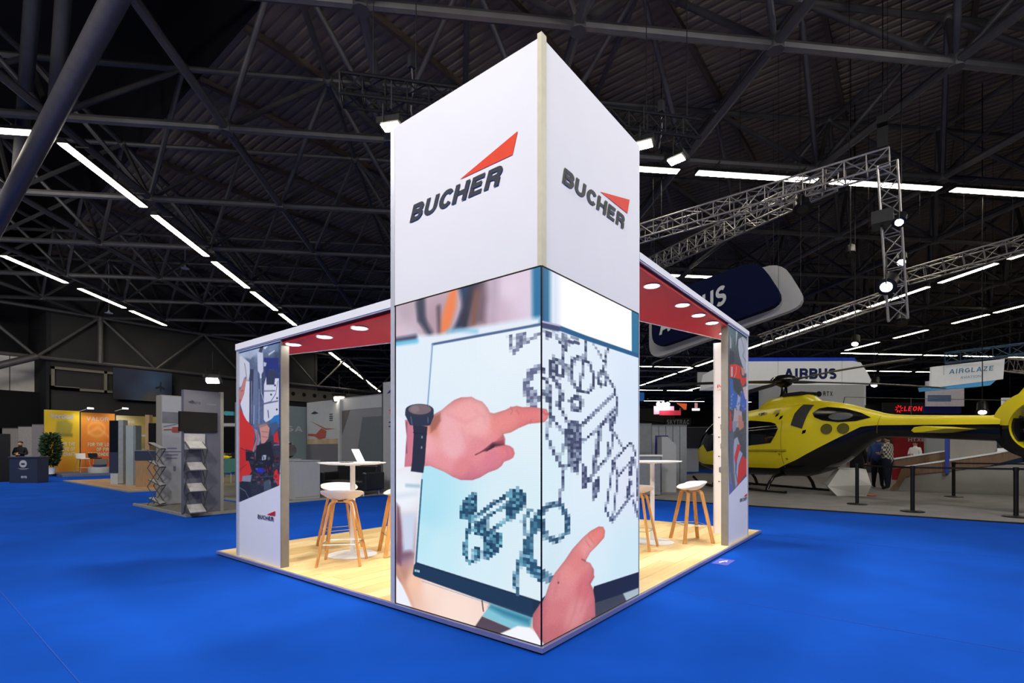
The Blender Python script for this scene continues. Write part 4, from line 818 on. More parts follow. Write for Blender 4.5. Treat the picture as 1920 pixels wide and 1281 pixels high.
# ------------------------------------------------------------------ helicopter
hv = Vector((.35*RX-.937*RY, -.35*RY-.937*RX, 0)); hm = cw(8.67, 15.9); h0 = hm-hv*3.85; h0.z = .018
HEL = thing('helicopter', 'yellow and black helicopter with drooping rotor blades parked on the grey carpet', 'helicopter', tuple(h0), math.atan2(hv.y, hv.x))
M_yel = mat('yellow_paint', (226,206,30), .28, var=.03, scale=1); M_bp = mat('gloss_black_paint', (12,12,14), .18, var=.1, scale=1)
M_gl = mat('tinted_glass', (10,12,15), .05, var=.1); M_gr = mat('rotor_grey', (62,64,66), .4, var=.1); M_seam = mat('yellow_seam', (120,108,20), .5)
S_ = dict(zb=([0,.1,.3,.6,1,1.6,3.9,4.7,5.3,5.8,6.3,6.7,7.4,9.3],[1,.85,.7,.6,.54,.5,.5,.53,.72,.98,1.40,1.65,1.63,1.50]),
 zt=([0,.1,.3,.6,1,1.5,2.2,3,3.6,4.9,5.2,5.8,6.5,6.9,7.4,9.3],[1.05,1.3,1.65,2.05,2.35,2.52,2.62,2.68,2.72,2.78,2.74,2.62,2.38,2.25,2.19,2.06]),
 w=([0,.1,.3,.6,1,1.6,2.4,4.4,5,5.6,6.2,6.8,7.4,9.3],[.04,.25,.42,.56,.67,.75,.78,.78,.70,.55,.4,.27,.22,.19]),
 zl=([0,.6,2.5,4.05,4.74,5.84,6.45,6.8,9.3],[1.0,.8,.74,.75,1.02,1.62,1.94,1.96,1.87]))
def hf(k, s): 
    xs, ys = S_[k]
    return float(np.mean([np.interp(s+d, xs, ys) for d in ((-.12,-.06,0,.06,.12) if k != 'zl' and s > .3 else (0,))]))
def sec(s):
    zb, zt, w_ = hf('zb',s), hf('zt',s), hf('w',s); return (zb+zt)/2, max((zt-zb)/2,.02), w_, 2.5
def spt(s, th):
    zc, h, w_, p = sec(s); c, q = math.cos(th), math.sin(th)
    return (s, -w_*math.copysign(abs(c)**(2/p), c), zc+h*math.copysign(abs(q)**(2/p), q))
ss = list(np.linspace(0,.6,9))+list(np.linspace(.7,9.3,70))
def shell(part):
    vs = []; fs = []; mi = []; n = 28 if part == 'up' else 16
    for s in ss:
        zc, h, w_, p = sec(s); r_ = max(-.98, min(.98, (hf('zl',s)-zc)/h)); t0 = math.asin(math.copysign(abs(r_)**(p/2), r_))
        a, b2 = (t0, PI-t0) if part == 'up' else (PI-t0, 2*PI+t0)
        vs += [spt(s, a+(b2-a)*k/n) for k in range(n+1)]
    for i in range(len(ss)-1):
        for k in range(n):
            fs.append((i*(n+1)+k, i*(n+1)+k+1, (i+1)*(n+1)+k+1, (i+1)*(n+1)+k))
            s = ss[i]; zz = vs[i*(n+1)+k][2]; mi.append(1 if part == 'up' and s < 1.0 and zz > 1.22+.1*s else 0)
    b_ = B(); b_.v = vs; b_.f = fs; b_.m = mi; return b_
shell('up').obj('fuselage_shell', [M_yel, M_gl], HEL, True); shell('low').obj('black_belly', M_bp, HEL, True)
def patch(P, name, m_, side=-1, lift=.012, par=None, step=.07):
    """piece of glass or paint laid on the fuselage side inside the outline P (s,z)"""
    P = [Vector(p) for p in P]; xs = [p.x for p in P]; zs = [p.y for p in P]; pts = []
    for k in range(len(P)):
        a, b2 = P[k], P[(k+1)%len(P)]; n = max(1, int((b2-a).length/step)); pts += [a.lerp(b2, q/n) for q in range(n)]
    ne = len(pts); ed = [(k,(k+1)%ne) for k in range(ne)]
    def ins(q): 
        c_ = False
        for k in range(len(P)):
            a, b2 = P[k], P[(k+1)%len(P)]
            if (a.y > q.y) != (b2.y > q.y) and q.x < (b2.x-a.x)*(q.y-a.y)/(b2.y-a.y)+a.x: c_ = not c_
        return c_
    x = min(xs)+step*.7
    while x < max(xs):
        y = min(zs)+step*.7
        while y < max(zs):
            q = Vector((x,y))
            if ins(q) and min((q-p).length for p in pts) > step*.5: pts.append(q)
            y += step
        x += step
    r_ = geometry.delaunay_2d_cdt(pts, ed, [list(range(ne))], 1, 1e-5); vs = []
    for q in r_[0]:
        zc, h, w_, p = sec(q.x); t = min(.999, abs((q.y-zc)/h)); vs.append((q.x, side*(w_*(1-t**p)**(1/p)+lift), q.y))
    b_ = B(); b_.add(vs, [tuple(f) for f in r_[2]]); return b_.obj(name, m_, par or HEL, True)
def rnd(cx, cy, rx, ry, n=16): return [(cx+rx*math.cos(2*PI*k/n), cy+ry*math.sin(2*PI*k/n)) for k in range(n)]
for sd in (-1, 1):
    patch([(2.35,2.25),(3.13,2.27),(3.9,2.18),(4.1,2.12),(4.22,1.96),(4.12,1.75),(3.96,1.53),(3.5,1.49),(3.1,1.46),(2.4,1.44),(2.3,1.6)], 'cabin_window', M_gl, sd)
    patch([(1.15,2.25),(1.5,2.34),(2.12,2.28),(2.12,1.4),(1.1,1.25),(.85,1.5)], 'cockpit_window', M_gl, sd)
    patch([(4.80,2.66),(5.14,2.62),(5.05,2.2),(4.98,1.93),(4.63,2.05),(4.68,2.4)], 'intake_screen', mat('intake_mesh', (50,50,48), .7), sd)
    e_ = patch([(5.2,2.38),(5.34,2.5),(5.52,2.53),(5.98,2.46),(6.4,2.31),(6.66,2.17),(6.33,2.09),(5.9,2.08),(5.5,2.15),(5.28,2.25)], 'exhaust_recess', M_bp, sd)
    patch(rnd(5.95,2.24,.3,.10), 'exhaust_pipe', mat('dull_metal', (120,120,122), .35, .8, var=.2, scale=4), sd, .03, e_)
    for cx in (5.62, 6.03): patch(rnd(cx,1.90,.15,.15), 'round_vent', mat('olive_mesh', (92,86,24), .8, var=.2, scale=40), sd)
    for q in ((4.98,1.78),(4.2,2.24),(3.42,2.4),(4.02,2.33)): patch([(q[0],q[1]),(q[0]+.09,q[1]+.03),(q[0]+.12,q[1]+.12),(q[0]+.02,q[1]+.10)], 'small_hatch', M_bp, sd, step=.05)
    for q in ((4.22,1.16),(4.45,1.02),(4.1,1.25)): patch([(q[0],q[1]),(q[0]+.06,q[1]),(q[0]+.06,q[1]+.05),(q[0],q[1]+.05)], 'fastener', M_seam, sd, step=.04)
    for k in range(5): patch([(3.9,2.42+k*.03),(4.12,2.42+k*.03),(4.12,2.432+k*.03),(3.9,2.432+k*.03)], 'vent_slot', M_seam, sd, step=.06)
    # panel joints
    for P in ([(4.32,.78),(4.32,2.2)],[(6.86,2.2),(6.78,1.75)],[(2.22,.8),(2.22,2.5)]):
        patch([P[0],(P[0][0]+.012,P[0][1]),(P[1][0]+.012,P[1][1]),P[1]], 'panel_joint', M_seam, sd, .006)
b_ = B(); b_.box(3.0,4.5,-.815,-.775,1.28,1.33); b_.box(3.0,4.5,.775,.815,1.28,1.33); b_.obj('door_rail', mat('dark_yellow', (160,144,24), .4), HEL)
letters('AIRBUS', (3.38,-.665,2.42), (1,0,0), (0,.12,1), .34, .075, .24).obj('lettering', M_bp, HEL)
# engine cowling
vs = []; fs = []; cw_ = [(2.95,2.45,2.66,.25),(3.1,2.45,2.82,.34),(3.4,2.45,2.99,.40),(4.1,2.45,3.03,.42),(4.62,2.45,3.01,.40),(4.8,2.45,2.90,.36),(5.05,2.45,2.70,.30)]
for s, zb, zt, w_ in cw_:
    vs += [(s, w_*(1.15-.15*q)*math.copysign(abs(math.cos(t))**.7, math.cos(t)), zb+(zt-zb)*math.sin(t)**.7 if math.sin(t) > 0 else zb) for q, t in [(k/14, PI*k/14) for k in range(15)]]
fs = [(i*15+k, i*15+k+1, (i+1)*15+k+1, (i+1)*15+k) for i in range(len(cw_)-1) for k in range(14)]; B().add(vs, fs+[tuple(range(15)), tuple(range(6*15,7*15))]).obj('engine_cowling', M_yel, HEL, True)
B().box(3.95,4.66,-.32,.32,2.96,3.07).obj('cowling_top', M_dark, HEL, bevel=.03)
# rotor
B().lathe([(.16,2.95),(.10,3.1),(.09,3.3),(.22,3.38),(.24,3.42)], 20, (3.76,0,0)).obj('rotor_mast', M_bp, HEL, True)
B().lathe([(.30,3.44),(.40,3.48),(.42,3.52),(.34,3.62),(.18,3.68),(.01,3.70)], 24, (3.76,0,0)).obj('rotor_hub', M_bp, HEL, True)
for k in range(4):
    a = math.radians(69.5+90*k); dx, dy = math.cos(a), math.sin(a); vs = []; N = 14
    for q in range(N):
        r_ = .3+4.8*q/(N-1); c_ = .06 if q == 0 else (.11 if q < 2 else .165); z_ = 3.47-.17*(q/(N-1))**2-.02*q/N; tk = .028 if q > 1 else .05
        if q == N-1: c_ = .10
        for (e_, zz) in ((-c_,0),(0,tk),(c_,.004),(0,-tk)): vs.append((3.76+dx*r_-dy*e_, dy*r_+dx*e_, z_+zz+e_*.12))
    B().add(vs, [(q*4+i, q*4+(i+1)%4, q*4+4+(i+1)%4, q*4+4+i) for q in range(N-1) for i in range(4)]+[(0,1,2,3), tuple(4*N-4+i for i in range(4))]).obj('rotor_blade', M_gr, HEL, True)
# tail: stabiliser, shroud, fan, fin, antenna
B().prism([(8.2,-1.25,1.76),(8.26,-1.25,1.83),(8.45,-1.25,1.85),(8.9,-1.25,1.78),(8.45,-1.25,1.715),(8.26,-1.25,1.71)], (0,2.5,0)).obj('stabiliser', M_yel, HEL, bevel=.008)
def ringpart(a0, a1, rin, rout, th, nm, m_, n=28):
    c_ = (9.98, 1.80); vs = []
    for k in range(n+1):
        a = math.radians(a0+(a1-a0)*k/n); ro = rout(a)
        for r_, y in ((rin,-th),(ro,-th),(ro,th),(rin,th)): vs.append((c_[0]+r_*math.cos(a), y*(.6 if r_ == ro else 1), c_[1]+r_*math.sin(a)))
    return B().add(vs, [(k*4+i, k*4+(i+1)%4, k*4+4+(i+1)%4, k*4+4+i) for k in range(n) for i in range(4)]+[(0,1,2,3), tuple(4*n+i for i in range(4))]).obj(nm, m_, HEL, True)
ringpart(4,176,.54,lambda a: .74+.12*max(0,-math.cos(a)), .20, 'fan_shroud', M_yel); ringpart(176,364,.54,lambda a: .70+.16*max(0,-math.cos(a))**3, .20, 'lower_shroud', M_bp)
ringpart(0,360,.52,lambda a: .575, .215, 'shroud_rim', M_yel, 40)
B().lathe([(.12,-.16),(.14,0),(.10,.16),(.01,.18)], 16).obj('fan_hub', M_gr, HEL, True).matrix_local = Matrix.Translation((9.98,0,1.80))@Matrix.Rotation(PI/2,4,'X')
for k in range(10):
    a = 2*PI*k/10+.2; c_, s_ = math.cos(a), math.sin(a); b_ = B(); P = []
    for r_, w_ in ((.12,.035),(.50,.045)):
        for e_, y in ((-w_,-.02),(w_,.02)): P.append((9.98+c_*r_-s_*e_, y, 1.80+s_*r_+c_*e_))
    b_.prism([P[0],P[1],P[3],P[2]], (0,.012,0)).obj('fan_blade', M_gr, HEL)
B().prism([(8.95,-.06,2.06),(9.25,-.06,2.10),(9.62,-.06,2.62),(10.0,-.06,3.2),(10.3,-.06,3.55),(10.62,-.06,3.58),(10.55,-.06,3.1),(10.35,-.06,2.5),(10.1,-.06,2.42),(9.7,-.06,2.3),(9.3,-.06,1.9)], (0,.12,0)).obj('tail_fin', M_yel, HEL, bevel=.03)
B().prism([(9.1,-.13,2.02),(9.1,.13,2.02),(9.1,.13,1.56),(9.1,-.13,1.56)], (.5,0,-.04)).obj('boom_fairing', M_bp, HEL)
b_ = B(); b_.tube((5.7,0,2.62),(5.75,0,2.80),.012,6); b_.tube((7.45,0,2.16),(7.45,0,2.62),.01,6); b_.tube((9.3,0,2.2),(9.35,0,2.40),.01,6); b_.path([(5.75,0,2.80),(7.45,0,2.60),(9.35,0,2.38)], .007, 5); b_.obj('wire_antenna', M_gr, HEL)
# skids
for sd in (-1,1):
    B().path([(.75,sd*1.0,.34),(.95,sd*1.0,.2),(1.2,sd*1.0,.11),(1.6,sd*1.0,.075),(4.7,sd*1.0,.075)], .045, 10).obj('skid', M_bp, HEL, True)
for s in (1.75, 4.02):
    B().path([(s,-1.0,.09),(s,-.9,.3),(s,-.72,.5),(s,-.4,.56),(s,.4,.56),(s,.72,.5),(s,.9,.3),(s,1.0,.09)], .05, 10).obj('cross_tube', M_bp, HEL, True)
B().box(2.2,3.4,-1.12,-.98,.20,.23).obj('entry_step', M_bp, HEL)
# ------------------------------------------------------------------ people
M_skin = mat('skin', (196,140,112), .6, var=.05)
def person(label, loc, rz, h, shirt, legs, hair, arms, seated=False, shoe=None, group=None, bulk=1):
    t = thing('person', label, 'person', tuple(loc), rz, group); k = h/1.75
    J = {'pel':(0,0,.95,.13),'wst':(0,0,1.10,.12),'cst':(0,.01,1.32,.15),'nb':(0,-.005,1.47,.075),'nk':(0,.0,1.53,.055),'hd':(0,.02,1.61,.088),'tp':(0,.012,1.685,.075)}
    E_ = [('pel','wst',0),('wst','cst',0),('cst','nb',0),('nb','nk',2),('nk','hd',2),('hd','tp',2)]
    for s, sx in (('L',-1),('R',1)):
        el, wr, hn = arms[0 if s == 'L' else 1]
        J['sh'+s] = (sx*.175,0,1.42,.062); J['el'+s] = (*el,.047); J['wr'+s] = (*wr,.034); J['hn'+s] = (*hn,.032)
        J['hp'+s] = (sx*.09,0,.89,.095)
        if seated: J['kn'+s] = (sx*.13,.42,.88,.07); J['an'+s] = (sx*.13,.42,.46,.045); J['to'+s] = (sx*.13,.56,.42,.04)
        else: J['kn'+s] = (sx*.10,.02*sx,.50,.068); J['an'+s] = (sx*.11,-.01+.03*sx,.09,.048); J['to'+s] = (sx*.12,.15+.03*sx,.045,.042)
        E_ += [('cst','sh'+s,0),('sh'+s,'el'+s,0),('el'+s,'wr'+s,0),('wr'+s,'hn'+s,2),('pel','hp'+s,1),('hp'+s,'kn'+s,1),('kn'+s,'an'+s,1),('an'+s,'to'+s,3)]
    names = list(J); me = bpy.data.meshes.new('body'); me.from_pydata([Vector(J[n][:3])*k for n in names], [(names.index(a), names.index(b2)) for a, b2, _ in E_], [])
    o = bpy.data.objects.new('body', me); COL.objects.link(o); o.modifiers.new('skin','SKIN'); sb = o.modifiers.new('sub','SUBSURF'); sb.levels = sb.render_levels = 2
    for i, n in enumerate(names): sv = me.skin_vertices[0].data[i]; q_ = bulk if n[:2] in ('ps','ws','cs','pe','hp','kn','el','sh') else 1; sv.radius = (q_*J[n][3]*k*(1.12 if n in ('cst','wst','pel') else 1), q_*J[n][3]*k*(.85 if n in ('cst','wst','pel') else 1)); sv.use_root = n == 'pel'
    m2 = bpy.data.meshes.new_from_object(o.evaluated_get(bpy.context.evaluated_depsgraph_get())); bpy.data.objects.remove(o)
    for mm in (shirt, legs, M_skin, shoe or M_black): m2.materials.append(mm)
    seg = [(Vector(J[a][:3])*k, Vector(J[b2][:3])*k, q, (J[a][3]+J[b2][3])/2*k) for a, b2, q in E_]
    for p in m2.polygons:
        c_ = p.center; best = 9; mi = 0
        for a, b2, q, rr_ in seg:
            f = max(0, min(1, (c_-a).dot(b2-a)/(b2-a).length_squared)); d_ = (c_-a.lerp(b2,f)).length-rr_
            if d_ < best: best = d_; mi = q
        p.material_index = mi; p.use_smooth = True
    ob = bpy.data.objects.new('body', m2); COL.objects.link(ob); ob.parent = t
    B().ball((0,-.012*k,1.665*k), .094*k, 14, 9, .92, 1.02, .78).obj('hair', hair, t, True)
    f_ = B(); f_.ball((-.032*k,.098*k,1.63*k),.011*k,6,4); f_.ball((.032*k,.098*k,1.63*k),.011*k,6,4); f_.box(-.022*k,.022*k,.098*k,.104*k,1.572*k,1.578*k); f_.obj('eyes_and_mouth', M_dark, t)
    B().prism([(-.012*k,.10*k,1.60*k),(.012*k,.10*k,1.60*k),(0,.095*k,1.635*k)], (0,.022*k,-.004*k)).obj('nose', M_skin, t)
    b_ = B(); b_.ball((-.085*k,.01*k,1.615*k),.02*k,6,5,.5,1,1.3); b_.ball((.085*k,.01*k,1.615*k),.02*k,6,5,.5,1,1.3); b_.obj('ears', M_skin, t)
    for i, sx in ((0,-1),(1,1)):
        w_ = Vector(arms[i][1])*k; hn = Vector(arms[i][2])*k; d = (hn-w_).normalized(); sd = d.cross(Z_); sd = sd.normalized() if sd.length > .2 else X_; up_ = sd.cross(d)
        for q in range(4): 
            a = hn+sd*(q-1.5)*.018*k; ln = (.075,.085,.08,.062)[q]*k; B().path([a, a+d*ln*.5-up_*.004, a+d*ln*.85-up_*.022*k], .0085*k, 6, radii=[.009*k,.0085*k,.006*k]).obj('finger', M_skin, t, True)
        B().path([w_.lerp(hn,.4)-sd*.02*k*sx, hn-sd*.045*k*sx, hn-sd*.05*k*sx+d*.04*k], .009*k, 6).obj('thumb', M_skin, t, True)
    return t
DOWN = (((-.24,-.02,1.15),(-.26,.06,.90),(-.26,.09,.82)),((.24,-.02,1.15),(.26,.06,.90),(.26,.09,.82)))
FRONT = (((-.24,.02,1.16),(-.10,.24,1.16),(-.03,.29,1.19)),((.24,.02,1.16),(.10,.24,1.16),(.03,.29,1.19)))
FOLD = (((-.25,.0,1.17),(-.05,.20,1.20),(.03,.22,1.21)),((.25,.0,1.17),(.05,.22,1.15),(-.03,.24,1.15)))
M_hair = mat('dark_brown_hair', (38,28,22), .8); M_bc = mat('black_cloth', (9,9,13), .95); M_navy = mat('navy_cloth', (20,26,44), .9)
q = cw((38-960)/FPX*21.5, 21.5); person('person in a dark jacket standing behind the navy reception desk at the far left', q, FACE+.3+PI, 1.72, M_bc, M_bc, M_hair, FOLD)
q = cw((342-960)/FPX*17.2, 17.2, .043); person('person in black half hidden behind the television column', q, FACE+2.6, 1.80, M_bc, M_bc, M_hair, DOWN)
M_plaid = mat('plaid_shirt', (190,180,160), .9, var=.1)
nt = M_plaid.node_tree; ck = nt.nodes.new('ShaderNodeTexChecker'); ck.inputs['Scale'].default_value = 14; ck.inputs[1].default_value = (*lin((200,190,168)),1); ck.inputs[2].default_value = (*lin((70,74,80)),1)
tcn = [n for n in nt.nodes if n.type == 'TEX_COORD'][0]; nt.links.new(tcn.outputs['Object'], ck.inputs[0]); nt.links.new(ck.outputs[0], nt.nodes['Principled BSDF'].inputs['Base Color'])
q = cw((1664-960)/FPX*16.6, 16.6); person('person in a plaid shirt and dark trousers standing beyond the tail boom', q+Z_*.018, FACE+.5, 1.80, M_plaid, M_navy, M_hair, FRONT, bulk=1.35)
q = cw((1646-960)/FPX*17.3, 17.3); person('person in a blue denim jacket standing close behind the one in plaid', q+Z_*.018, FACE-.9, 1.80, mat('denim_cloth', (44,66,120), .9, var=.2), M_navy, M_hair, DOWN, bulk=1.25)
q = cw((1606-960)/FPX*17.0, 17.0); person('person in black clothes standing behind the white faceted plinth', q+Z_*.018, FACE-.6, 1.74, M_bc, M_bc, M_hair, DOWN, bulk=1.35)
q = cw((1716-960)/FPX*20.5, 20.5); pw = person('person in a white shirt leaning in front of the red booth wall', q+Z_*.018, FACE+1.9, 1.68, M_white, M_navy, M_hair, FRONT, bulk=1.15)
# ------------------------------------------------------------------ belt barriers
def post(px, py, label):
    p = onz(px, py, .018); t = thing('belt_barrier_post', label, 'barrier post', tuple(p), 0, None)
    B().lathe([(.21,0),(.215,.012),(.19,.028),(.045,.036)], 28).obj('base', M_black, t, True); B().lathe([(.039,.03),(.039,.90),(.045,.905),(.045,.975),(.03,.985)], 16).obj('pole', M_black, t, True); return p
q1_ = post(1607,946,'black barrier post in front of the white faceted plinth'); q2_ = post(1711,960,'black barrier post between the plinth and the right edge'); q3_ = post(1905,970,'black barrier post at the right edge of the frame'); q4_ = post(1788,932,'black barrier post farthest back, before the wood trimmed counter')
def belt(a, b2, label):
    d = (b2-a).normalized(); a = a+d*.04; b2 = b2-d*.04; n = Vector((-d.y,d.x,0))*.003
    o = B().prism([a+n+Z_*.925, b2+n+Z_*.925, b2+n+Z_*.965, a+n+Z_*.965], tuple(-2*n)).obj('barrier_belt', M_black); tag(o, label, 'belt')
belt(q1_, q2_, 'black belt between the two left barrier posts'); belt(q2_, q3_, 'long black belt reaching the right edge post'); belt(q4_, q4_+Vector((.2,-3.2,0)), 'black belt from the farthest post out of the frame'); belt(q3_, q3_+Vector((.6,-2.4,0)), 'black belt running right from the edge post')
# ------------------------------------------------------------------ boards and booths
def face_thing(name, label, cat, px, d, z_=0, rz=0, grp=None):
    q = cw((px-960)/FPX*d, d, z_); return thing(name, label, cat, tuple(q), FACE+rz, grp)
def hgt(py, d): return CZ+(HY-py)*d/FPX
def slab(t, nm, px0, px1, y0, y1, pxc, d, m_, y=0, th=.08, bevel=0):
    k = d/FPX; return B().box((px0-pxc)*k, (px1-pxc)*k, y, y+th, hgt(y1,d)-t.location.z, hgt(y0,d)-t.location.z).obj(nm, m_, t, bevel=bevel)
M_gw = mat('booth_white', (166,168,172), .7, var=.03); M_bn = mat('booth_navy', (38,46,66), .6, var=.05); M_bg = mat('booth_grey', (112,114,118), .7, var=.04)
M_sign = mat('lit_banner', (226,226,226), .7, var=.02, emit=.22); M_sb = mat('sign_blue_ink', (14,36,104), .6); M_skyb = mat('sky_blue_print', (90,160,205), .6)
# tilted blue hanging plate and its pale backing plate, both upright plates along the stand's depth
def plate(name, label, X, P, m_, th, m2=None, rr_=.35):
    V = [onX(px, py, X) for px, py in P]; t = thing(name, label, 'hanging sign'); n = len(V); out = []
    for k in range(n):
        a, b2, c_ = V[k-1], V[k], V[(k+1)%n]; d0 = (a-b2); d1 = (c_-b2); r_ = min(rr_, d0.length/3, d1.length/3); p0 = b2+d0.normalized()*r_; p1_ = b2+d1.normalized()*r_
        out += [p0.lerp(b2, q/5).lerp(b2.lerp(p1_, q/5), q/5) for q in range(6)]
    B().prism(out, (th,0,0)).obj('plate', m_, t, bevel=.0); ys = sorted(out, key=lambda p: p.y); hang(t, [(X+th/2, ys[int(len(ys)*f)].y, max(q_.z for q_ in out if abs(q_.y-ys[int(len(ys)*f)].y) < 1.5)-1.2) for f in (.1,.9)]); return t
pl = plate('hanging_sign', 'large dark blue tilted hanging plate lettered AIRBUS above the red canopy', 12.6, [(1222,560),(1422,486),(1474,566),(1222,655)], mat('sign_navy', (7,15,46), .8, var=.04, spec=.1), .28, rr_=.5)
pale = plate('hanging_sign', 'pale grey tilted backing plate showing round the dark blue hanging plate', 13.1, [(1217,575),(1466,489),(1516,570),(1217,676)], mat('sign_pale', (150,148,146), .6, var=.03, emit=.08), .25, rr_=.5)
o = onX(1236,630,12.59); e_ = onX(1362,569,12.59); ud = (e_-o); ud2 = Vector((0,ud.y,ud.z)).normalized(); letters('AIRBUS', o+Vector((-.01,0,0)), ud2, Vector((0,-ud2.z*-1 if False else ud2.z*0,1)), ud.length, (HY-545-(HY-583))/FPX*11.6*1.25, .2, 0, .12, .0).obj('lettering', mat('pale_letter', (190,192,190), .6), pl)
# wide white banner with blue top strip
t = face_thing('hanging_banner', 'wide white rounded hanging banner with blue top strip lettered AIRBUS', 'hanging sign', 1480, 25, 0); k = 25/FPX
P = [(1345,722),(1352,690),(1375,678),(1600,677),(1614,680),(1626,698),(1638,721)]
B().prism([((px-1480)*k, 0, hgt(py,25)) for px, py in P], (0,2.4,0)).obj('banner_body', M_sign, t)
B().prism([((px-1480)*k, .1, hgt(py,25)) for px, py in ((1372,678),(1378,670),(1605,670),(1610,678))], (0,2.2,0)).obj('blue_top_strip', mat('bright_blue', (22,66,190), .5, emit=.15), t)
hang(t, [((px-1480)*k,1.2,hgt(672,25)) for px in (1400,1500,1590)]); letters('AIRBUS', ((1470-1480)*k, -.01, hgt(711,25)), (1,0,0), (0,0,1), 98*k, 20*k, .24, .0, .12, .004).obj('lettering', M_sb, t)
t = face_thing('hanging_banner', 'grey white booth header lettered RTX behind the rotor hub', 'hanging sign', 1545, 23.5, 0); k = 23.5/FPX
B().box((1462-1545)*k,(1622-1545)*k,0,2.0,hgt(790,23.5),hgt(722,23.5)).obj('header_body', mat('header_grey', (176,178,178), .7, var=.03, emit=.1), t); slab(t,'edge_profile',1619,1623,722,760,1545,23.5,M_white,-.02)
hang(t, [((px-1545)*k,1.0,hgt(722,23.5)) for px in (1480,1605)]); letters('RTX', ((1543-1545)*k,-.01,hgt(743,23.5)), (1,0,0), (0,0,1), 18*k, 9*k, .16, 0, .3, .004).obj('lettering', M_bp, t)
B().lathe([(.07,0),(.12,.005),(.13,.01)], 16).obj('round_logo', M_dark, t).matrix_local = Matrix.Translation(((1535-1545)*k,-.02,hgt(739,23.5)))@Matrix.Rotation(PI/2,4,'X')
# sky blue banner
t = face_thing('hanging_banner', 'white hanging banner lettered AIRGLAZE with sky blue underside', 'hanging sign', 1830, 20, 0); k = 20/FPX
B().prism([((px-1830)*k, y, hgt(py,20)) for px, py, y in ((1777,723,.8),(1779,682,.8),(1884,673,0),(1881,711,0))], (0,.1,0)).obj('banner_face', M_sign, t)
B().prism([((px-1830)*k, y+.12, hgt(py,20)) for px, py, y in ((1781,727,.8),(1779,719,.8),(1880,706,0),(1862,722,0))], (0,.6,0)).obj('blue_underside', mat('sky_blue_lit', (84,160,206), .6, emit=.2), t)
hang(t, [((px-1830)*k,.5,hgt(700,20)) for px in (1790,1870)]); lo = letters('AIRGLAZE', ((1795-1830)*k,.40,hgt(699,20)), (1,-.3,.06), (0,0,1), 70*k, 9*k, .17, .1, .15, .02).obj('lettering', M_skyb, t); plain_text('AVIATION', 'small_lettering', Vector(((1812-1830)*k,.28,hgt(709,20))), (1,-.3,.06), Z_, 32*k, 5*k, M_skyb, t, lift=.02)
box_truss('lattice_truss', ond(1772,672,20.4), ond(1960,650,18.5), .4, mat('blue_truss', (70,100,130), .4, .4), 'blue lattice truss carrying the sky blue banner', .025)  # this truss has a blue base colour
box_truss('lattice_truss', ond(1888,683,20.4), ond(1960,690,18.5), .5, M_alt, 'lattice truss right of the sky blue banner', .025)
t = face_thing('hanging_banner', 'pinkish white hanging banner with pale blue text block', 'hanging sign', 1772, 24, 0); k = 24/FPX
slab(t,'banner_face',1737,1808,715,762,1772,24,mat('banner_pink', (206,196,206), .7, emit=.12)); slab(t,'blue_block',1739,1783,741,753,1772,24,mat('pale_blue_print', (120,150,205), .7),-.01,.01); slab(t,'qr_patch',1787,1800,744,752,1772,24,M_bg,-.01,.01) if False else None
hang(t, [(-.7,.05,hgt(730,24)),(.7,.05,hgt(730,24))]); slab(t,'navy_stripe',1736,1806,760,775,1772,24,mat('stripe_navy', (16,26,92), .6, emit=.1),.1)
t = face_thing('wall_sign', 'glowing red LEONARDO sign on a dark band behind the tail boom', 'sign', 1710, 32, 0); k = 32/FPX
hang(t, [(0,.04,hgt(757,32))]); slab(t,'dark_band',1655,1800,755,776,1710,32,mat('band_black', (16,16,18), .8)); letters('LEONARDO', ((1694-1710)*k,-.01,hgt(771,32)), (1,0,0), (0,0,1), 74*k, 9*k, .2, .2, .15, .006).obj('lettering', mat('red_neon', (220,30,40), emit=.9), t)
b_ = B()
for q in range(8): a = 2*PI*q/8; b_.tube(((1685-1710)*k+.12*math.cos(a),-.03,hgt(767,32)+.12*math.sin(a)),((1685-1710)*k+.24*math.cos(a+.3),-.03,hgt(767,32)+.24*math.sin(a+.3)),.03,5)
b_.obj('round_emblem', MATS['red_neon'], t)
t = face_thing('hanging_banner', 'white cube banner at the far right behind the tail fin', 'hanging sign', 1895, 24, 0); hang(t, [(0,.04,hgt(750,24))]); slab(t,'banner_face',1880,1912,746,775,1895,24,M_sign); slab(t,'printed_lines',1884,1900,752,765,1895,24,mat('pale_blue_print', (120,150,205), .7),-.01,.01)
t = face_thing('hanging_banner', 'grey hanging banner with dark blue arrow beside the product wall', 'hanging sign', 1335, 30, 0); k = 30/FPX
hang(t, [(0,.04,hgt(700,30))]); slab(t,'banner_face',1308,1362,698,723,1335,30,mat('header_grey', (176,178,178), .7)); B().prism([((px-1335)*k,-.02,hgt(py,30)) for px, py in ((1315,713),(1331,703),(1327,710),(1326,718))],(0,.01,0)).obj('arrow_emblem', M_sb, t)
slab(t,'navy_base',1315,1362,723,727,1335,30,M_bn)
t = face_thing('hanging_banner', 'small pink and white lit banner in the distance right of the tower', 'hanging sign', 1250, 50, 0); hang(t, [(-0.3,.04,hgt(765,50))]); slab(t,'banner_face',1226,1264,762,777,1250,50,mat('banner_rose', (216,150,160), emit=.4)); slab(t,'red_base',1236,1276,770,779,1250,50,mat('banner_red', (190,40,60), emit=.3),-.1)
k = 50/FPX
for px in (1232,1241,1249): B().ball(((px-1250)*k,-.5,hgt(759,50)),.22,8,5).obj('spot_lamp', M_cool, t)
t = face_thing('hanging_banner', 'small orange arrow sign in the distance right of the tower', 'hanging sign', 1278, 48, 0); k = 48/FPX
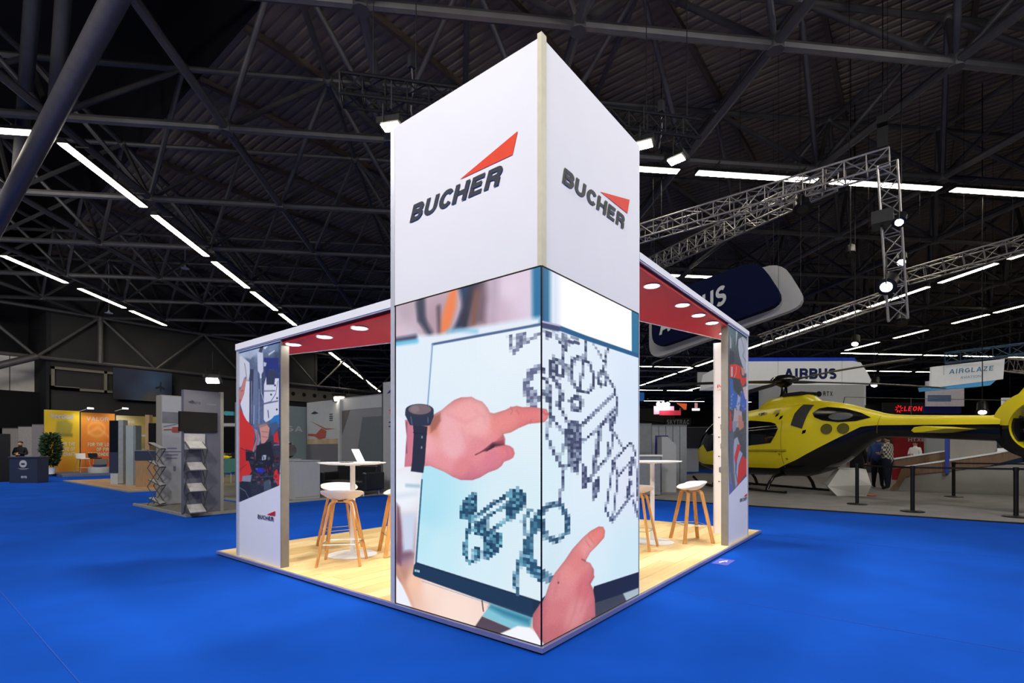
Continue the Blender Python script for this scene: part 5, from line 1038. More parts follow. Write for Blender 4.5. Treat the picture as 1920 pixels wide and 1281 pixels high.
B().prism([((px-1278)*k,0,hgt(py,48)) for px, py in ((1269,756),(1288,757),(1287,768),(1283,768),(1278,763))],(0,.1,0)).obj('orange_arrow', mat('sign_orange', (226,96,50), emit=.5), t); hang(t, [(0,.04,hgt(767,48))]); slab(t,'back_panel',1276,1288,765,770,1278,48,M_dark,.1)
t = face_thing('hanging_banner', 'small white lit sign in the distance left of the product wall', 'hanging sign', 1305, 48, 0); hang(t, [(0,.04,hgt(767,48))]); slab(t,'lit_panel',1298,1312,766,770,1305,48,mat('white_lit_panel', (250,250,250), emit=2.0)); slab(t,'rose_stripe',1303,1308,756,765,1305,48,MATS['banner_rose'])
t = face_thing('wall_sign', 'black sign with grey letters SKYTRAC over the far booths', 'sign', 1270, 38, 0); k = 38/FPX
slab(t,'sign_board',1246,1296,784,798,1270,38,M_black); letters('SKYTRAC', ((1250-1270)*k,-.01,hgt(796,38)), (1,0,0), (0,0,1), 42*k, 9*k, .2, 0, .15, .006).obj('lettering', mat('sign_grey', (150,152,154), .6), t)
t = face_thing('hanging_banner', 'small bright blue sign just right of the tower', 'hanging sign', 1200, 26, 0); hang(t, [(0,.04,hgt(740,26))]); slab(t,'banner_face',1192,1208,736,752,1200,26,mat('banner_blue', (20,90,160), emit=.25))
# right hall booths
def booth_wall(label, px0, px1, y0, d, m_, nj=0, yb=None, name='booth_wall', cat='booth wall', rz=0, th=.12):
    c_ = (px0+px1)/2; t = face_thing(name, label, cat, c_, d, 0, rz); k = d/FPX
    if nj == 0: B().box((px0-c_)*k,(px1-c_)*k,0,th,.02,hgt(y0,d)).obj('wall_board', m_, t)
    for q in range(nj):
        a = (px0-c_)*k+(px1-px0)*k*q/nj; B().box(a+.01, a+(px1-px0)*k/nj-.01, 0, th, .02, hgt(y0,d)).obj('wall_board', m_, t)
    B().box((px0-c_)*k,(px1-c_)*k,-.01,th+.01,hgt(y0,d),hgt(y0,d)+.05).obj('top_rail', M_bg, t)
    return t
booth_wall('plain grey booth wall directly right of the tower',1150,1222,797,17.5,mat('booth_blue_grey', (120,126,130), .7),1)
booth_wall('pale booth wall of narrow upright boards, right of the tower',1222,1288,799,19.5,mat('booth_pale', (150,156,164), .7),5)
t = face_thing('display_wedge', 'white slanted upright display with navy back, behind the right bar table', 'display stand', 1252, 15.6, 0); k = 15.6/FPX
B().prism([((px-1252)*k,0,max(.02,hgt(py,15.6))) for px, py in ((1241,929),(1241,819),(1252,819),(1268,835),(1268,929))],(0,.5,0)).obj('white_body', M_gw, t); B().prism([((px-1252)*k,.5,max(.02,hgt(py,15.6))) for px, py in ((1236,929),(1238,816),(1262,816),(1266,826),(1266,929))],(0,.06,0)).obj('navy_back', mat('booth_deep_blue', (24,40,104), .6), t)
t = face_thing('reception_counter', 'low white counter seen under the right bar table top', 'counter', 1212, 14.5, 0); slab(t,'counter_body',1190,1238,856,928,1212,14.5,mat('booth_blue_grey', (120,126,130), .7),0,.5); slab(t,'counter_top',1188,1242,853,856,1212,14.5,M_white,-.03,.6)
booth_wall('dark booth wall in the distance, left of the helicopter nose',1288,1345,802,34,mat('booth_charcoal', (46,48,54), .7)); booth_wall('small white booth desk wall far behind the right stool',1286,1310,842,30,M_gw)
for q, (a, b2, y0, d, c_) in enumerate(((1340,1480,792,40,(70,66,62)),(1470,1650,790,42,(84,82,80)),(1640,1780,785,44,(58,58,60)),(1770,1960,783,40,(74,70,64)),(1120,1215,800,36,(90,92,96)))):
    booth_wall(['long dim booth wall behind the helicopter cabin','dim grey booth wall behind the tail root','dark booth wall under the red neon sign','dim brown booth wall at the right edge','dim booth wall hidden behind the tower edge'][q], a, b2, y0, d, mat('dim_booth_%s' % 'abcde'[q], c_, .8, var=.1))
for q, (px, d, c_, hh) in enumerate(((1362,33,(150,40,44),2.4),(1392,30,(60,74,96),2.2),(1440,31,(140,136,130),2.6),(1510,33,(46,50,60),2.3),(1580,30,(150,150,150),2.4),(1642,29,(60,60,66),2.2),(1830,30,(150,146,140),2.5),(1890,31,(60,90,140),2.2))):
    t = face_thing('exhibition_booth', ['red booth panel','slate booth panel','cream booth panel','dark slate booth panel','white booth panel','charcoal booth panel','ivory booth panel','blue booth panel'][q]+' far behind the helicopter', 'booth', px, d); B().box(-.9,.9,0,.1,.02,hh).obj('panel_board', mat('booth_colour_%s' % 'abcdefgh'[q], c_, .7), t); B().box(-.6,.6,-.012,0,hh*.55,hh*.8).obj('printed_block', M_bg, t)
# red booth wall, white walls and wood trimmed counter behind the tail
t = booth_wall('red booth wall with white letters behind the seated person',1676,1737,818,22,mat('booth_red', (140,22,30), .6)); letters('HTXB', (-.1,-.01,hgt(828,22)), (1,0,0), (0,0,1), .75, .16, .2).obj('lettering', M_gw, t)
booth_wall('white booth wall between the red wall and the blue pillar',1737,1776,812,20.5,M_gw); XK = 17.9
t = thing('blue_pillar', 'slim bright blue upright strip in the counter', 'pillar'); a = onX(1780,865,XK-.2); B().box(XK-.2,XK-.05,a.y,a.y+.10,.6,2.0).obj('pillar_board', mat('pillar_blue', (20,54,160), .5), t)
M_wd = mat('dark_oak_veneer', (122,92,66), .5, var=.2, scale=4, stretch=(10,10,.6))
def xk(P, X): return [Vector((X, onX(px,py,X).y, max(.02, onX(px,py,X).z))) for px, py in P]
t = thing('reception_counter', 'long white counter wrapped by sweeping dark wood bands, right of the barrier belts', 'counter')
B().prism(xk([(1684,925),(1690,908),(1699,895),(1712,890),(1780,884),(1850,876),(1960,864),(1960,940)],XK), (.4,0,0)).obj('white_front', mat('counter_white', (150,146,138), .6, var=.03), t)
B().prism(xk([(1668,925),(1680,905),(1690,880),(1712,873),(1780,864),(1860,852),(1908,843),(1915,858),(1860,872),(1780,884),(1712,890),(1699,895),(1690,908),(1684,925)],XK-.06), (.5,0,0)).obj('wood_band', M_wd, t)
B().prism(xk([(1690,876),(1780,862),(1860,850),(1908,841),(1908,843.5),(1860,852.5),(1780,865),(1712,874)],XK-.1), (.6,0,0)).obj('white_counter_edge', M_white, t)
B().prism(xk([(1672,862),(1776,846),(1776,864),(1672,880)],XK+1.2), (.3,0,0)).obj('rear_wood_band', M_wd, t)
B().prism(xk([(1672,860),(1776,844),(1776,846.5),(1672,863)],XK+1.15), (.4,0,0)).obj('rear_counter_edge', M_white, t)
B().prism(xk([(1781,822),(1869,826),(1869,852),(1781,866)],XK+.5), (.1,0,0)).obj('rear_white_board', mat('counter_white', (150,146,138), .6, var=.03), t)
B().prism(xk([(1870,841),(1900,840),(1908,843),(1870,852)],XK+.3), (.8,0,0)).obj('counter_end_top', M_white, t)
# faceted plinth
p0 = onz(1604,932,.018); t = thing('faceted_plinth', 'white six-sided faceted plinth on the grey carpet under the helicopter tail', 'plinth', tuple(p0+Vector((.5,.2,0))), FACE)
prof = [(-.62,0,.0),(-.9,0,.42),(-.45,0,1.0),(.35,0,1.02),(.78,0,.62),(.42,0,0)]; prof = [(-.60,-.2,0),(-.86,-.1,.36),(-.45,-.05,.98),(.42,0,1.0)]
vs = [(-.62,-.3,0),(-.30,.5,0),(.42,.45,0),(.35,-.45,0),(-.88,-.15,.34),(-.45,.75,.42),(.78,.55,.52),(.40,-.62,.42),(-.48,-.2,.98),(-.22,.4,1.0),(.52,.35,1.0),(.44,-.3,.98)]
fs = [(3,2,1,0),(8,9,10,11)]+[(i,(i+1)%4,4+(i+1)%4,4+i) for i in range(4)]+[(4+i,4+(i+1)%4,8+(i+1)%4,8+i) for i in range(4)]
B().add([Vector(v)*.78 for v in vs], fs).obj('plinth_body', mat('plinth_white', (196,192,184), .6, var=.02), t)
B().add([(-.33,-.15,.775),(-.17,.26,.786),(.36,.23,.786),(.31,-.2,.772)], [(0,1,2,3)]).obj('plinth_top', M_white, t)
tag(B().lathe([(.10,0),(.13,.01),(.13,.03)], 12, tuple(onz(1633,930,.018))).obj('cable_reel', mat('orange_plastic', (226,92,40), .5)), 'small orange ring lying beside the faceted plinth', 'cable')
# ------------------------------------------------------------------ left: television column booth on its grey platform
t = thing('booth_platform', 'grey carpeted low platform with pale edge left of the stand', 'platform'); B().box(1.12,2.75,9.40,12.7,.002,.045).obj('deck', mat('taupe_carpet', (104,102,96), .95), t)
b_ = B(); b_.box(1.08,2.75,9.35,9.40,.002,.06); b_.box(1.08,1.12,9.40,12.7,.002,.06); b_.obj('pale_edge', mat('pale_edge_profile', (150,148,136), .5), t)
PZ = .046
t = thing('booth_column', 'slim pale column printed with a small red helicopter', 'column', (1.45,12.0,PZ)); B().box(0,.42,0,.34,0,2.60).obj('column_body', mat('column_beige', (150,144,128), .7, var=.03), t); B().box(.02,.42,-.008,0,0,2.58).obj('printed_cover', mat('column_white', (172,172,176), .7, var=.03), t)
B().box(.02,.42,-.012,-.008,1.93,2.2).obj('grey_band', mat('print_grey', (112,112,118), .7, var=.2, scale=4), t)  # grey band of the column print
b_ = B(); b_.lathe2([(.06,-.05),(.07,0),(.05,.05)], 12, (.30,-.016,1.78), 1.3, .1, 1.3, 0); b_.prism([(.05,-.016,1.76),(.25,-.016,1.77),(.25,-.016,1.80),(.05,-.016,1.78)], (0,.003,0)); b_.obj('printed_helicopter', mat('print_brick', (150,70,56), .7), t)
B().prism([(.04,-.016,1.84),(.28,-.016,1.90),(.40,-.016,1.94),(.40,-.016,1.945),(.28,-.016,1.91),(.04,-.016,1.85)], (0,.003,0)).obj('printed_rotor', M_ink, t)
for q, (wd, z_) in enumerate(((.2,1.32),(.38,1.24),(.26,1.16),(.22,1.08))): B().box(.22-wd/2,.22+wd/2,-.012,-.008,z_,z_+.025).obj('text_line', mat('print_violet', (120,110,136), .7), t)
B().box(.25,.30,-.012,-.008,.78,.9).obj('small_mark', mat('print_violet', (120,110,136), .7), t)
t = thing('television_column', 'wide grey column carrying a black television above a brochure rack', 'column', (1.08,9.47,PZ)); B().box(0,.68,0,.13,0,2.50).obj('column_body', mat('column_grey', (100,100,108), .7, var=.08, scale=1.5), t); B().box(.68,.74,-.01,.14,0,2.51).obj('edge_profile', mat('column_beige', (160,156,144), .7), t)
b_ = B().box(-.10,.60,-.06,-.01,1.66,2.06); b_.obj('television', mat('screen_black', (10,10,11), .25), t); B().box(-.09,.59,-.064,-.06,1.68,2.05).obj('screen_glass', mat('screen_black', (10,10,11), .25), t)
plain_text('aero', 'printed_name', (.14,-.004,2.22), (1,0,0), (0,0,1), .16, .05, M_ink, t); B().prism([(.07,-.004,2.26),(.16,-.004,2.30),(.20,-.004,2.25),(.12,-.004,2.23)], (0,.002,0)).obj('printed_bird', M_ink, t); B().box(.40,.60,-.004,0,2.22,2.25).obj('printed_line', mat('print_grey', (112,112,118), .7), t)
def rack(x, y, rz, label, n=3, w_=.32):
    t = thing('brochure_rack', label, 'brochure rack', (x,y,PZ), rz); h = .42
    for k in range(n+1):
        z0 = .04+k*h
        for sx in (-1,1):
            if k < n: 
                for a, c_ in ((-.12,.12),(.12,-.12)): B().tube((sx*w_/2,a,z0),(sx*w_/2,c_,z0+h),.009,6).obj('scissor_bar', M_steel, t)
        s = B().prism([(-w_/2,-.14,z0),(-w_/2,.12,z0+.15),(-w_/2,.12,z0+.162),(-w_/2,-.14,z0+.012)], (w_,0,0)).obj('shelf', M_steel, t)
        B().prism([(-w_*.42,-.135,z0+.018),(-w_*.42,.10,z0+.153),(-w_*.42,.10,z0+.167),(-w_*.42,-.135,z0+.032)], (w_*.84,0,0)).obj('brochures', mat('leaflet_paper', (176,174,172), .6, var=.15, scale=12), s)
    return t
rk1 = rack(1.22,9.26,0,'folding brochure rack with pale leaflets under the black television',3,.34)
B().prism([(-.16,.10,1.30),(.20,.10,1.30),(.23,.16,1.62),(-.15,.16,1.62)], (0,.01,0)).obj('upright_leaflets', MATS['leaflet_paper'], rk1)
rack(1.27,11.7,.9,'folding brochure rack seen edge on, left of the slim pale column',3,.3)
# ------------------------------------------------------------------ middle booth seen through the left opening
t = thing('booth_platform', 'dim grey booth platform seen through the left opening', 'platform'); B().box(3.1,10,10.42,17.2,.002,.04).obj('deck', mat('taupe_carpet', (104,102,96), .95), t); b_ = B(); b_.box(3.1,10,10.37,10.42,.002,.05); b_.box(3.06,3.1,10.37,17.2,.002,.05); b_.obj('pale_edge', mat('pale_edge_profile', (150,148,136), .5), t)
XW = 7.0; M_pg = mat('panel_grey', (118,118,122), .7, var=.04, scale=1); M_pw = mat('panel_white', (158,160,162), .7, var=.03)
def wX(label, Y0, Y1, ztop, m_, name='booth_wall', X=XW): 
    t = thing(name, label, 'booth wall', (X,Y0,.04)); B().box(0,.1,0.01,Y1-Y0-.01,0,ztop-.04).obj('wall_board', m_, t); return t
t = wX('grey booth wall with slanted dark graphics above the black sofa', 10.95, 13.15, 3.08, M_pg); B().prism([(-.006,0,.1),(-.006,1.55,.1),(-.006,1.0,2.35),(-.006,0,2.35)], (.004,0,0)).obj('slanted_graphic', mat('print_slate', (84,92,96), .7, var=.03), t); B().prism([(-.006,2.15,2.6),(-.006,1.7,2.6),(-.006,2.15,1.8)], (.004,0,0)).obj('corner_graphic', mat('print_taupe', (84,80,78), .7), t)
B().box(-.008,-.002,0,2.2,2.62,3.0).obj('header_band', M_pw, t)
t = wX('tall booth wall panel printed with a red helicopter over pale ground', 13.2, 15.35, 3.05, M_pw); B().box(-.006,-.001,.02,2.12,.05,1.5).obj('dark_ground_print', mat('print_asphalt', (92,90,96), .7, var=.06, scale=1), t); B().box(-.007,-.001,.02,2.12,1.5,1.68).obj('horizon_print', mat('print_horizon', (160,140,112), .7, var=.2, scale=3), t)
b_ = B(); b_.prism([(-.012,2.05,1.88),(-.012,1.5,1.86),(-.012,1.15,2.06),(-.012,.85,1.95),(-.012,.9,1.72),(-.012,1.3,1.66),(-.012,1.6,1.78),(-.012,2.05,1.80)], (.004,0,0)); b_.prism([(-.012,1.9,2.34),(-.012,.9,2.05),(-.012,.3,2.02),(-.012,.9,2.0)], (.004,0,0)); b_.obj('printed_helicopter', mat('print_brick', (150,70,56), .7), t)
for q in range(4): B().box(-.012,-.006,.45,.65,2.3+q*.07,2.33+q*.07).obj('text_line', M_ink, t)
B().prism([(-.012,1.85,2.6),(-.012,1.6,2.68),(-.012,1.35,2.6),(-.012,1.6,2.57)], (.004,0,0)).obj('printed_bird', M_ink, t)
B().box(6.92,7.04,13.12,13.22,.04,3.06).obj('booth_post', M_pw).name = 'booth_post'; tag(bpy.data.objects['booth_post'], 'pale post between the helicopter print and the grey wall', 'post')
t = wX('white booth panel with small blue emblem and red heading, beside the tower edge', 9.6, 10.9, 3.42, M_pw); B().prism([(-.006,1.1,3.02),(-.006,.95,3.12),(-.006,.7,3.1),(-.006,.95,3.04)], (.004,0,0)).obj('emblem', M_sb, t)
plain_text('THE', 'heading', (-.002,1.0,2.40), (0,-1,0), (0,0,1), .3, .12, mat('red_print', (214,30,34), .6), t, .02); 
for q in range(2): B().box(-.006,-.001,.5,1.0,2.12-q*.13,2.16-q*.13).obj('text_line', M_ink, t)
t = thing('booth_wall', 'blue grey booth wall with pale letters behind the engine', 'booth wall', (4.6,15.45,.04)); B().box(0,2.45,0,.1,0,2.86).obj('wall_board', mat('panel_teal_grey', (112,126,132), .7, var=.1, scale=.8), t); letters('S SA', (1.2,-.004,1.95), (1,0,0), (0,0,1), 1.1, .2, .2).obj('lettering', M_pw, t)
def cabinet(x, y, w_, d_, h, label, m_=None):
    t = thing('cabinet', label, 'cabinet', (x,y,.04)); B().box(0,w_,.012,d_,0,h).obj('body', m_ or M_pw, t); B().box(.01,w_-.01,0,.012,.06,h-.03).obj('door', m_ or M_pw, t); B().box(-.01,w_+.01,-.01,d_+.01,h,h+.02).obj('top', M_pw, t); return t
cabinet(3.99,10.60,.72,.55,1.0,'pale square cabinet seen just right of the left wing wall')
cabinet(3.55,11.3,.7,.6,.98,'pale cabinet under the engine exhibit')
t = thing('engine_exhibit', 'black and silver turbine engine on a white shelf', 'exhibit', (4.0,11.7,1.06)); B().box(-.5,.62,-.3,.3,0,.03).obj('shelf', M_pw, t)
B().lathe([(.05,-.3),(.2,-.28),(.23,-.2),(.23,.12),(.17,.2),(.05,.22)], 24).obj('engine_drum', mat('engine_black', (28,28,32), .35, .5, var=.3, scale=20), t, True).matrix_local = Matrix.Translation((.32,0,.27))@Matrix.Rotation(PI/2,4,'X')
B().lathe([(.05,0),(.13,.02),(.16,.04)], 20).obj('engine_face', mat('dull_metal', (120,120,122), .35, .8), t, True).matrix_local = Matrix.Translation((.32,-.26,.27))@Matrix.Rotation(PI/2,4,'X')
B().box(-.35,.15,-.15,.2,.06,.42).obj('gearbox', mat('engine_grey', (70,70,72), .4, .5, var=.4, scale=15), t, bevel=.04); B().box(-.3,-.05,-.17,-.12,.30,.52).obj('engine_cover', M_dark, t, bevel=.02)
for q in range(4): B().path([(-.1+q*.1,-.15,.42),(-.05+q*.1,-.2,.52),(.1+q*.08,-.18,.48),(.3,-.1,.5-q*.03)], .012, 6).obj('pipe', M_alu, t)
t = thing('sofa', 'black leather sofa behind the round table', 'sofa', (5.9,10.9,.04), math.radians(-75)); 
B().box(-.75,.75,-.4,.35,.14,.42).obj('seat', M_dark, t, bevel=.04); B().box(-.75,.75,.2,.42,.3,.86).obj('backrest', M_dark, t, bevel=.05); B().box(-.85,-.68,-.4,.42,.14,.66).obj('armrest', M_dark, t, bevel=.04); B().box(.68,.85,-.4,.42,.14,.66).obj('armrest', M_dark, t, bevel=.04)
for sx in (-.7,.7):
    for sy in (-.33,.33): B().tube((sx,sy,0),(sx,sy,.15),.02,8).obj('leg', M_alu, t)
# ------------------------------------------------------------------ yellow and orange booth, far left
YB = 35.0; za = 3.5
t = thing('booth_platform', 'grey edged platform of the yellow and orange booth', 'platform'); b_ = B().box(2.9,12.5,30.6,YB+.1,.002,.12); b_.obj('deck', mat('cool_grey_platform', (92,100,118), .8), t)
def pnl(px0, px1, ztop, cols, label, X=None):
    a = onY(px0,850,YB).x; b2 = onY(px1,850,YB).x; W = b2-a; t = thing('booth_wall', label, 'booth wall', (a,YB,.12)); B().box(0.01,W-.01,.01,.1,0,ztop-.12).obj('wall_board', M_bg, t)
    f = lambda u_, v_: (u_*79, v_*79); c = Canvas(80, 80, cols[0], f); return t, c, W, ztop-.12
t, c, W, H = pnl(82,150,3.52,[(206,166,20)],'yellow booth wall panel headed Vertical behind the potted plant')
ramp(c, [(0,1,(210,176,16)),(1,1,(224,190,10)),(.5,.6,(176,150,20)),(0,.3,(200,160,22)),(1,.3,(206,150,20)),(.5,0,(190,110,20))], 1); c.poly([(.3,.6),(.75,.6),(.8,.78),(.6,.86),(.35,.82)], (120,116,40), 5, .7); c.poly([(.3,.57),(.8,.57),(.8,.62),(.3,.62)], (90,84,30), 3, .7); c.poly([(.45,.9),(.55,.9),(.55,.88),(.45,.88)], (90,84,30), 2, .5)
sheet('printed_cover', c, (0.02,0,0), (1,0,0), (0,0,1), W-.04, H, M_print, t, 0); plain_text('Vertical', 'lettering', (W*.15,-.01,H*.86), X_, Z_, W*.66, .30, M_gw, t, .03)
for q, s_ in enumerate(('FOR THE','LOVE OF','RUNCRAFT' if False else 'VERTICRAFT')): letters(s_ if q < 2 else 'OIRCRAFT', (W*(.44 if q < 2 else .36),-.01,H*(.42-q*.085)), X_, Z_, W*(.42 if q < 2 else .5), .22, .2).obj('lettering', mat('cream_letter', (190,184,150), .7), t)
t, c, W, H = pnl(151,216,3.46,[(206,120,30)],'orange booth wall panel headed VALOR with white bar stools before it')
ramp(c, [(0,1,(206,140,20)),(1,1,(200,130,30)),(.5,.6,(200,124,40)),(0,.3,(206,110,24)),(1,.3,(204,70,24)),(.5,.05,(190,60,20))], 1); c.oval(.45,.72,.25,.12,(220,160,90),4,.5,4); c.line([(.2,.65),(.5,.75),(.8,.6)],4,(224,160,100),4,.5)
sheet('printed_cover', c, (0.02,0,0), (1,0,0), (0,0,1), W-.04, H, M_print, t, 0); letters('VALOR', (W*.16,-.01,H*.86), X_, Z_, W*.64, .24, .13).obj('lettering', M_gw, t)
for q, (s_, a, wd) in enumerate((('FOR THE LOVE',.2,.75),('OF FIRST',.45,.5),('RESPONDERS',.2,.76))): letters(s_, (W*a,-.01,H*(.42-q*.085)), X_, Z_, W*wd, .22, .2).obj('lettering', mat('cream_letter', (190,184,150), .7), t)
t, c, W, H = pnl(217,300,3.38,[(150,140,110)],'olive landscape booth wall panel with small gold heading')
ramp(c, [(0,1,(190,180,140)),(1,1,(176,160,70)),(.5,.7,(170,140,70)),(0,.4,(90,90,50)),(1,.4,(60,66,44)),(.5,.1,(120,100,60))], 1); sheet('printed_cover', c, (0.02,0,0), (1,0,0), (0,0,1), W-.04, H, M_print, t, 0); plain_text('Verdi', 'lettering', (W*.16,-.01,H*.86), X_, Z_, W*.24, .2, M_gw, t, .02); letters('THE', (W*.48,-.01,H*.33), X_, Z_, W*.16, .2, .2).obj('lettering', M_gw, t)
t, c, W, H = pnl(300,348,3.36,[(190,160,50)],'yellow olive booth wall panel behind the slim column'); sheet('printed_cover', c, (0.02,0,0), (1,0,0), (0,0,1), W-.04, H, M_print, t, 0)
for px, lab in ((150,'small arm spotlight over the joint of yellow and orange panels'),(216,'small arm spotlight over the joint of orange and olive panels')):
    p = onY(px,771,YB); t = thing('arm_spotlight', lab, 'spotlight', tuple(p)); B().tube((0,0,0),(.3,-.5,.15),.02,6).obj('arm', M_alu, t); B().box(.2,.5,-.6,-.45,.10,.2).obj('lamp_head', M_alu, t); light('booth_spot','SPOT',(p.x+.3,p.y-.9,p.z+.3),(p.x,p.y,1.2),70,.1,WARM,110)
# potted plant
p = onz(95,889,.121); t = thing('potted_plant', 'tall leafy potted plant in a white pot in front of the yellow wall', 'plant', tuple(p)); B().lathe([(.16,0),(.22,.32),(.24,.34),(.22,.34),(.18,.30)], 20).obj('pot', M_white, t, True)
r = random.Random(5); b_ = B(); stem = B()
for k in range(7): a = r.random()*6.28; stem.path([(0,0,.3),(.06*math.cos(a),.06*math.sin(a),.9),(.2*math.cos(a),.2*math.sin(a),1.5+.5*r.random())], .012, 5)
stem.obj('stems', mat('stem_brown', (70,54,34), .8), t)
for k in range(1100):
    z_ = r.uniform(.42,2.0); R_ = .34*math.sin(max(.15,(z_-.3)/1.95*PI))**.6; a = r.random()*6.28; q = R_*r.random()**.5; c_ = Vector((q*math.cos(a), q*math.sin(a), z_)); d = Vector((math.cos(a)+r.uniform(-.6,.6), math.sin(a)+r.uniform(-.6,.6), r.uniform(-.5,.7))).normalized(); s_ = d.orthogonal().normalized(); L_ = r.uniform(.14,.24)
    b_.add([c_, c_+d*L_*.5+s_*.055, c_+d*L_, c_+d*L_*.5-s_*.055], [(0,1,2,3)])
o = b_.obj('foliage', mat('leaf_green', (34,62,34), .6, var=.4, scale=12), t); o['kind'] = 'stuff'
# navy desk
p = cw((45-960)/FPX*20.2, 20.2); t = thing('reception_desk', 'navy reception desk with round white emblem at the far left', 'desk', tuple(p), FACE)
B().box(-.59,.53,0,.5,.002,1.03).obj('desk_body', M_bn, t); B().box(-.61,.55,-.03,.53,1.03,1.06).obj('desk_top', mat('booth_slate', (70,78,92), .6), t)
B().lathe([(.001,0),(.15,0),(.15,.006),(.001,.006)], 24).obj('round_emblem', M_gw, t).matrix_local = Matrix.Translation((-.03,-.004,.77))@Matrix.Rotation(PI/2,4,'X')
B().box(-.10,.04,-.014,-.012,.73,.80).obj('emblem_mark', M_bn, t); b_ = B(); b_.box(-.23,.19,-.006,-.002,.575,.59); b_.box(-.17,.12,-.006,-.002,.54,.552); b_.obj('text_line', M_gw, t); plain_text('eve', 'lettering', (-.12,-.002,.19), X_, Z_, .24, .10, M_gw, t, .03)
p = cw((2-960)/FPX*21, 21); tag(B().box(p.x-.25,p.x+.25,p.y-.25,p.y+.25,.002,2.0).obj('fabric_figure', M_bc), 'dark draped shape at the left edge of the frame', 'drape')
for q, (px0, px1, y0, c_, lab) in enumerate(((4,33,804,(190,180,170),'beige booth wall board left of the person at the desk'),(34,59,801,(206,198,190),'paler booth wall board behind the person at the desk'),(60,84,797,(180,172,174),'grey booth wall board beside the plant'))):
    t = booth_wall(lab, px0, px1, y0, 30, mat('beige_board_%s' % 'abc'[q], c_, .7))
# blue flying banner on the wall, stools, bench
t = thing('wall_banner', 'dim dark blue banner with small aircraft high on the back wall', 'banner', (0,0,0)); a = onY(212,695,37.6); b2 = onY(322,700,37.6); c = Canvas(90, 50, (26,32,52), lambda u_, v_: (u_*89, v_*49)); ramp(c, [(0,1,(30,36,56)),(.3,.8,(34,42,66)),(.5,.3,(44,70,104)),(.7,.6,(60,90,124)),(1,.4,(26,34,60)),(0,0,(16,18,34)),(.6,.15,(100,86,70))], 1.2); c.line([(.72,.45),(.8,.5),(.86,.44)], 3, (20,20,26), 1.5); c.line([(.8,.35),(.8,.65)], 2, (24,24,30), 1.5)
sheet('printed_cover', c, (a.x,37.6,4.55), (1,0,0), (0,0,1), b2.x-a.x, 2.0, M_print, t); B().box(a.x,b2.x,37.61,37.66,4.55,6.55).obj('banner_board', M_dark, t)
def tall_stool(px, d, lab, m_):
    p = cw((px-960)/FPX*d, d, .12); t = thing('bar_stool', lab, 'stool', tuple(p), .3); B().box(-.22,.22,-.2,.2,.70,.76).obj('seat', m_, t, bevel=.03); B().prism([(-.22,.2,.76),(.22,.2,.76),(.24,.26,1.02),(-.24,.26,1.02)], (0,.02,0)).obj('backrest', m_, t)
    for sx in (-1,1):
        for sy in (-1,1): B().tube((sx*.27,sy*.26,0),(sx*.17,sy*.15,.7),.016,6).obj('leg', M_wood, t)
    b_ = B()
    for a in ((-.23,-.22,.23,-.22),(.23,-.22,.23,.22),(.23,.22,-.23,.22),(-.23,.22,-.23,-.22)): b_.tube((a[0],a[1],.25),(a[2],a[3],.25),.01,5)
    b_.obj('footrest', M_alu, t)
tall_stool(156, 27, 'bar stool with white seat in front of the orange panel', M_white); tall_stool(179, 28.3, 'bar stool with dark seat in front of the orange panel', M_dark)
p = cw((188-960)/FPX*26.6, 26.6, .121); t = thing('bench', 'low white rounded bench beside the dark screen totem', 'bench', tuple(p), FACE); B().lathe([(.5,0),(.52,.25),(.50,.30),(.02,.30)], 32).obj('bench_body', M_gw, t, True)
p = cw((187-960)/FPX*26.5, 26.5, .423); t = thing('armchair', 'small dark tub chair on the low white bench', 'chair', tuple(p), FACE+.4); B().lathe([(.05,.0),(.26,.02),(.30,.12),(.27,.14),(.05,.12)], 20).obj('seat', mat('denim_blue', (52,62,100), .8), t, True); B().prism([(-.28,.15,.1),(.28,.15,.1),(.26,.22,.42),(-.26,.22,.42)], (0,.05,0)).obj('backrest', M_dark, t)
# wood floored booth with totem, column, counter
t = thing('booth_platform', 'pale wood floored platform behind the slim column', 'platform'); 
r = random.Random(9); wp_ = [mat('dim_plank_%s' % s_, c_, .5, var=.1, scale=2, stretch=(12,1,12)) for s_, c_ in (('tan',(170,134,98)),('oak',(156,122,90)))]
b0 = B().box(2.2,4.6,17.3,26.2,.002,.03); b0.obj('floor_core', M_dark, t)
for row in range(12):
    for q in range(6): B().box(2.2+row*.2,2.2+row*.2+.197,17.3+q*1.483,17.3+q*1.483+1.48,.03,.042+r.uniform(-.001,.001)).obj('plank', wp_[r.randrange(2)], t)
b_ = B(); b_.box(2.15,2.2,17.25,26.2,.002,.05); b_.box(2.2,4.6,17.25,17.3,.002,.05); b_.obj('pale_edge', mat('pale_edge_profile', (150,148,136), .5), t)
def ftk(name, label, cat, px, d): return face_thing(name, label, cat, px, d, .043)
t = ftk('screen_totem', 'dark upright screen totem with pale side on a white foot', 'screen stand', 213, 19.0); k = 19/FPX
B().box(-8*k,8*k,0,.25,.42,2.40).obj('screen_body', mat('totem_black', (20,22,30), .3), t); B().box(-8*k,8*k,-.01,0,.42,1.2).obj('navy_lower_panel', M_bn, t); B().box(8*k,17*k,.02,.25,.02,2.42).obj('pale_side', mat('pale_side', (140,144,146), .6), t); B().box(-6*k,8*k,.0,.3,0,.40).obj('white_foot', M_gw, t)
t = ftk('booth_column', 'pale blue grey square column between totem and wood counter', 'column', 245, 18.3); k = 18.3/FPX; B().box(-9*k,5*k,0,.3,0,2.18).obj('column_body', mat('column_blue_grey', (142,152,154), .7, var=.03), t); B().box(5*k,9*k,.01,.3,0,2.18).obj('column_side', mat('column_slate', (110,118,122), .7), t)
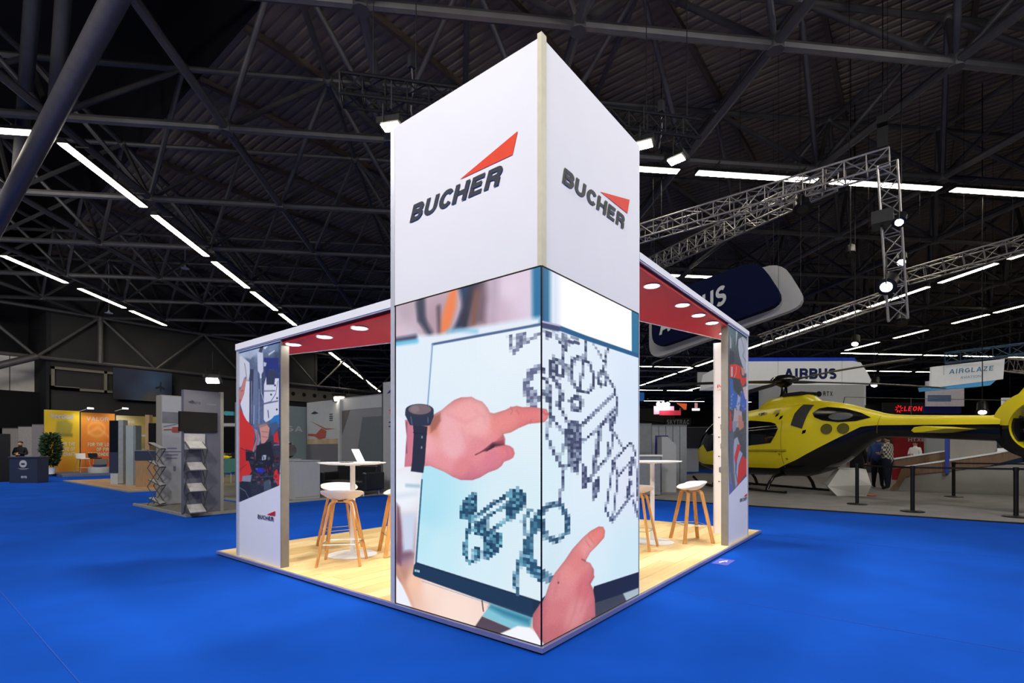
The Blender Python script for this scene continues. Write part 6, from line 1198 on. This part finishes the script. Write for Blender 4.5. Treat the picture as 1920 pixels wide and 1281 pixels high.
t = ftk('wood_counter', 'small wood fronted counter left of the slim pale column', 'counter', 273, 17.6); k = 17.6/FPX; B().box(-19*k,19*k,0,.5,0,.93).obj('wood_front', mat('counter_wood', (150,118,84), .5, var=.15, scale=4, stretch=(10,10,.7)), t); B().box(-20*k,20*k,-.02,.5,.93,1.25).obj('navy_upper', M_bn, t); B().box(-20*k,20*k,-.03,.5,1.25,1.28).obj('counter_top', M_bg, t)
p = ftk('open_booth', 'sand coloured open booth frame with a dark monitor beside the slim column', 'booth frame', 276, 21); k = 21/FPX; B().box(-4*k,4*k,0,.2,0,2.75).obj('upright', mat('sand_post', (166,136,100), .6), p); B().box(4*k,16*k,-.05,.05,1.5,2.4).obj('monitor', M_black, p); B().box(-30*k,4*k,.02,.1,1.85,1.92).obj('shelf', M_gw, p)
# booths glimpsed between television column and wing wall
t = face_thing('open_booth', 'white framed booth wall with a dark screen, left of the red-jacket print', 'booth frame', 428, 24, 0); k = 24/FPX
for a in ((-13,-10),(15,18)): B().box(a[0]*k,a[1]*k,0,.2,0,2.45).obj('upright', M_gw, t)
B().box(-13*k,18*k,0,.2,2.45,2.6).obj('top_beam', M_gw, t); B().box(-10*k,15*k,.02,.08,1.2,2.4).obj('dark_screen', mat('screen_black', (10,10,11), .25), t); B().box(-13*k,18*k,-.1,.2,.62,.66).obj('shelf', M_gw, t)
b_ = B(); b_.ball((-3*k,-.12,.98),.10,12,8,2.6,1,.9); b_.box(-9*k,8*k,-.15,-.10,1.13,1.14); b_.box(2*k,9*k,-.14,-.10,.98,1.03); b_.obj('model_helicopter', M_yel, t)
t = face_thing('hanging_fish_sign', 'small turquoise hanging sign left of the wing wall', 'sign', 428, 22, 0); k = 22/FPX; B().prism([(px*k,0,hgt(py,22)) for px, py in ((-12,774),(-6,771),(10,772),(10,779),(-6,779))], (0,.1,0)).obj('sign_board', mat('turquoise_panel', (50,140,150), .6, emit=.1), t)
t = face_thing('lounge_chair', 'green lounge chair beyond the television column', 'chair', 426, 20, .031); B().box(-.3,.3,-.25,.25,.38,.44).obj('seat', mat('teal_cloth', (60,110,104), .8), t, bevel=.02); B().prism([(-.3,.22,.44),(.3,.22,.44),(.3,.34,.95),(-.3,.34,.95)], (0,.04,0)).obj('backrest', MATS['teal_cloth'], t)
for sx in (-.26,.26):
    for sy in (-.2,.2): B().tube((sx,sy,0),(sx,sy,.38),.014,6).obj('leg', M_alu, t)
t = thing('booth_platform', 'beige booth floor beyond the television column', 'platform'); B().box(4.66,9,17.3,26,.002,.03).obj('deck', mat('beige_floor', (130,118,96), .8), t)
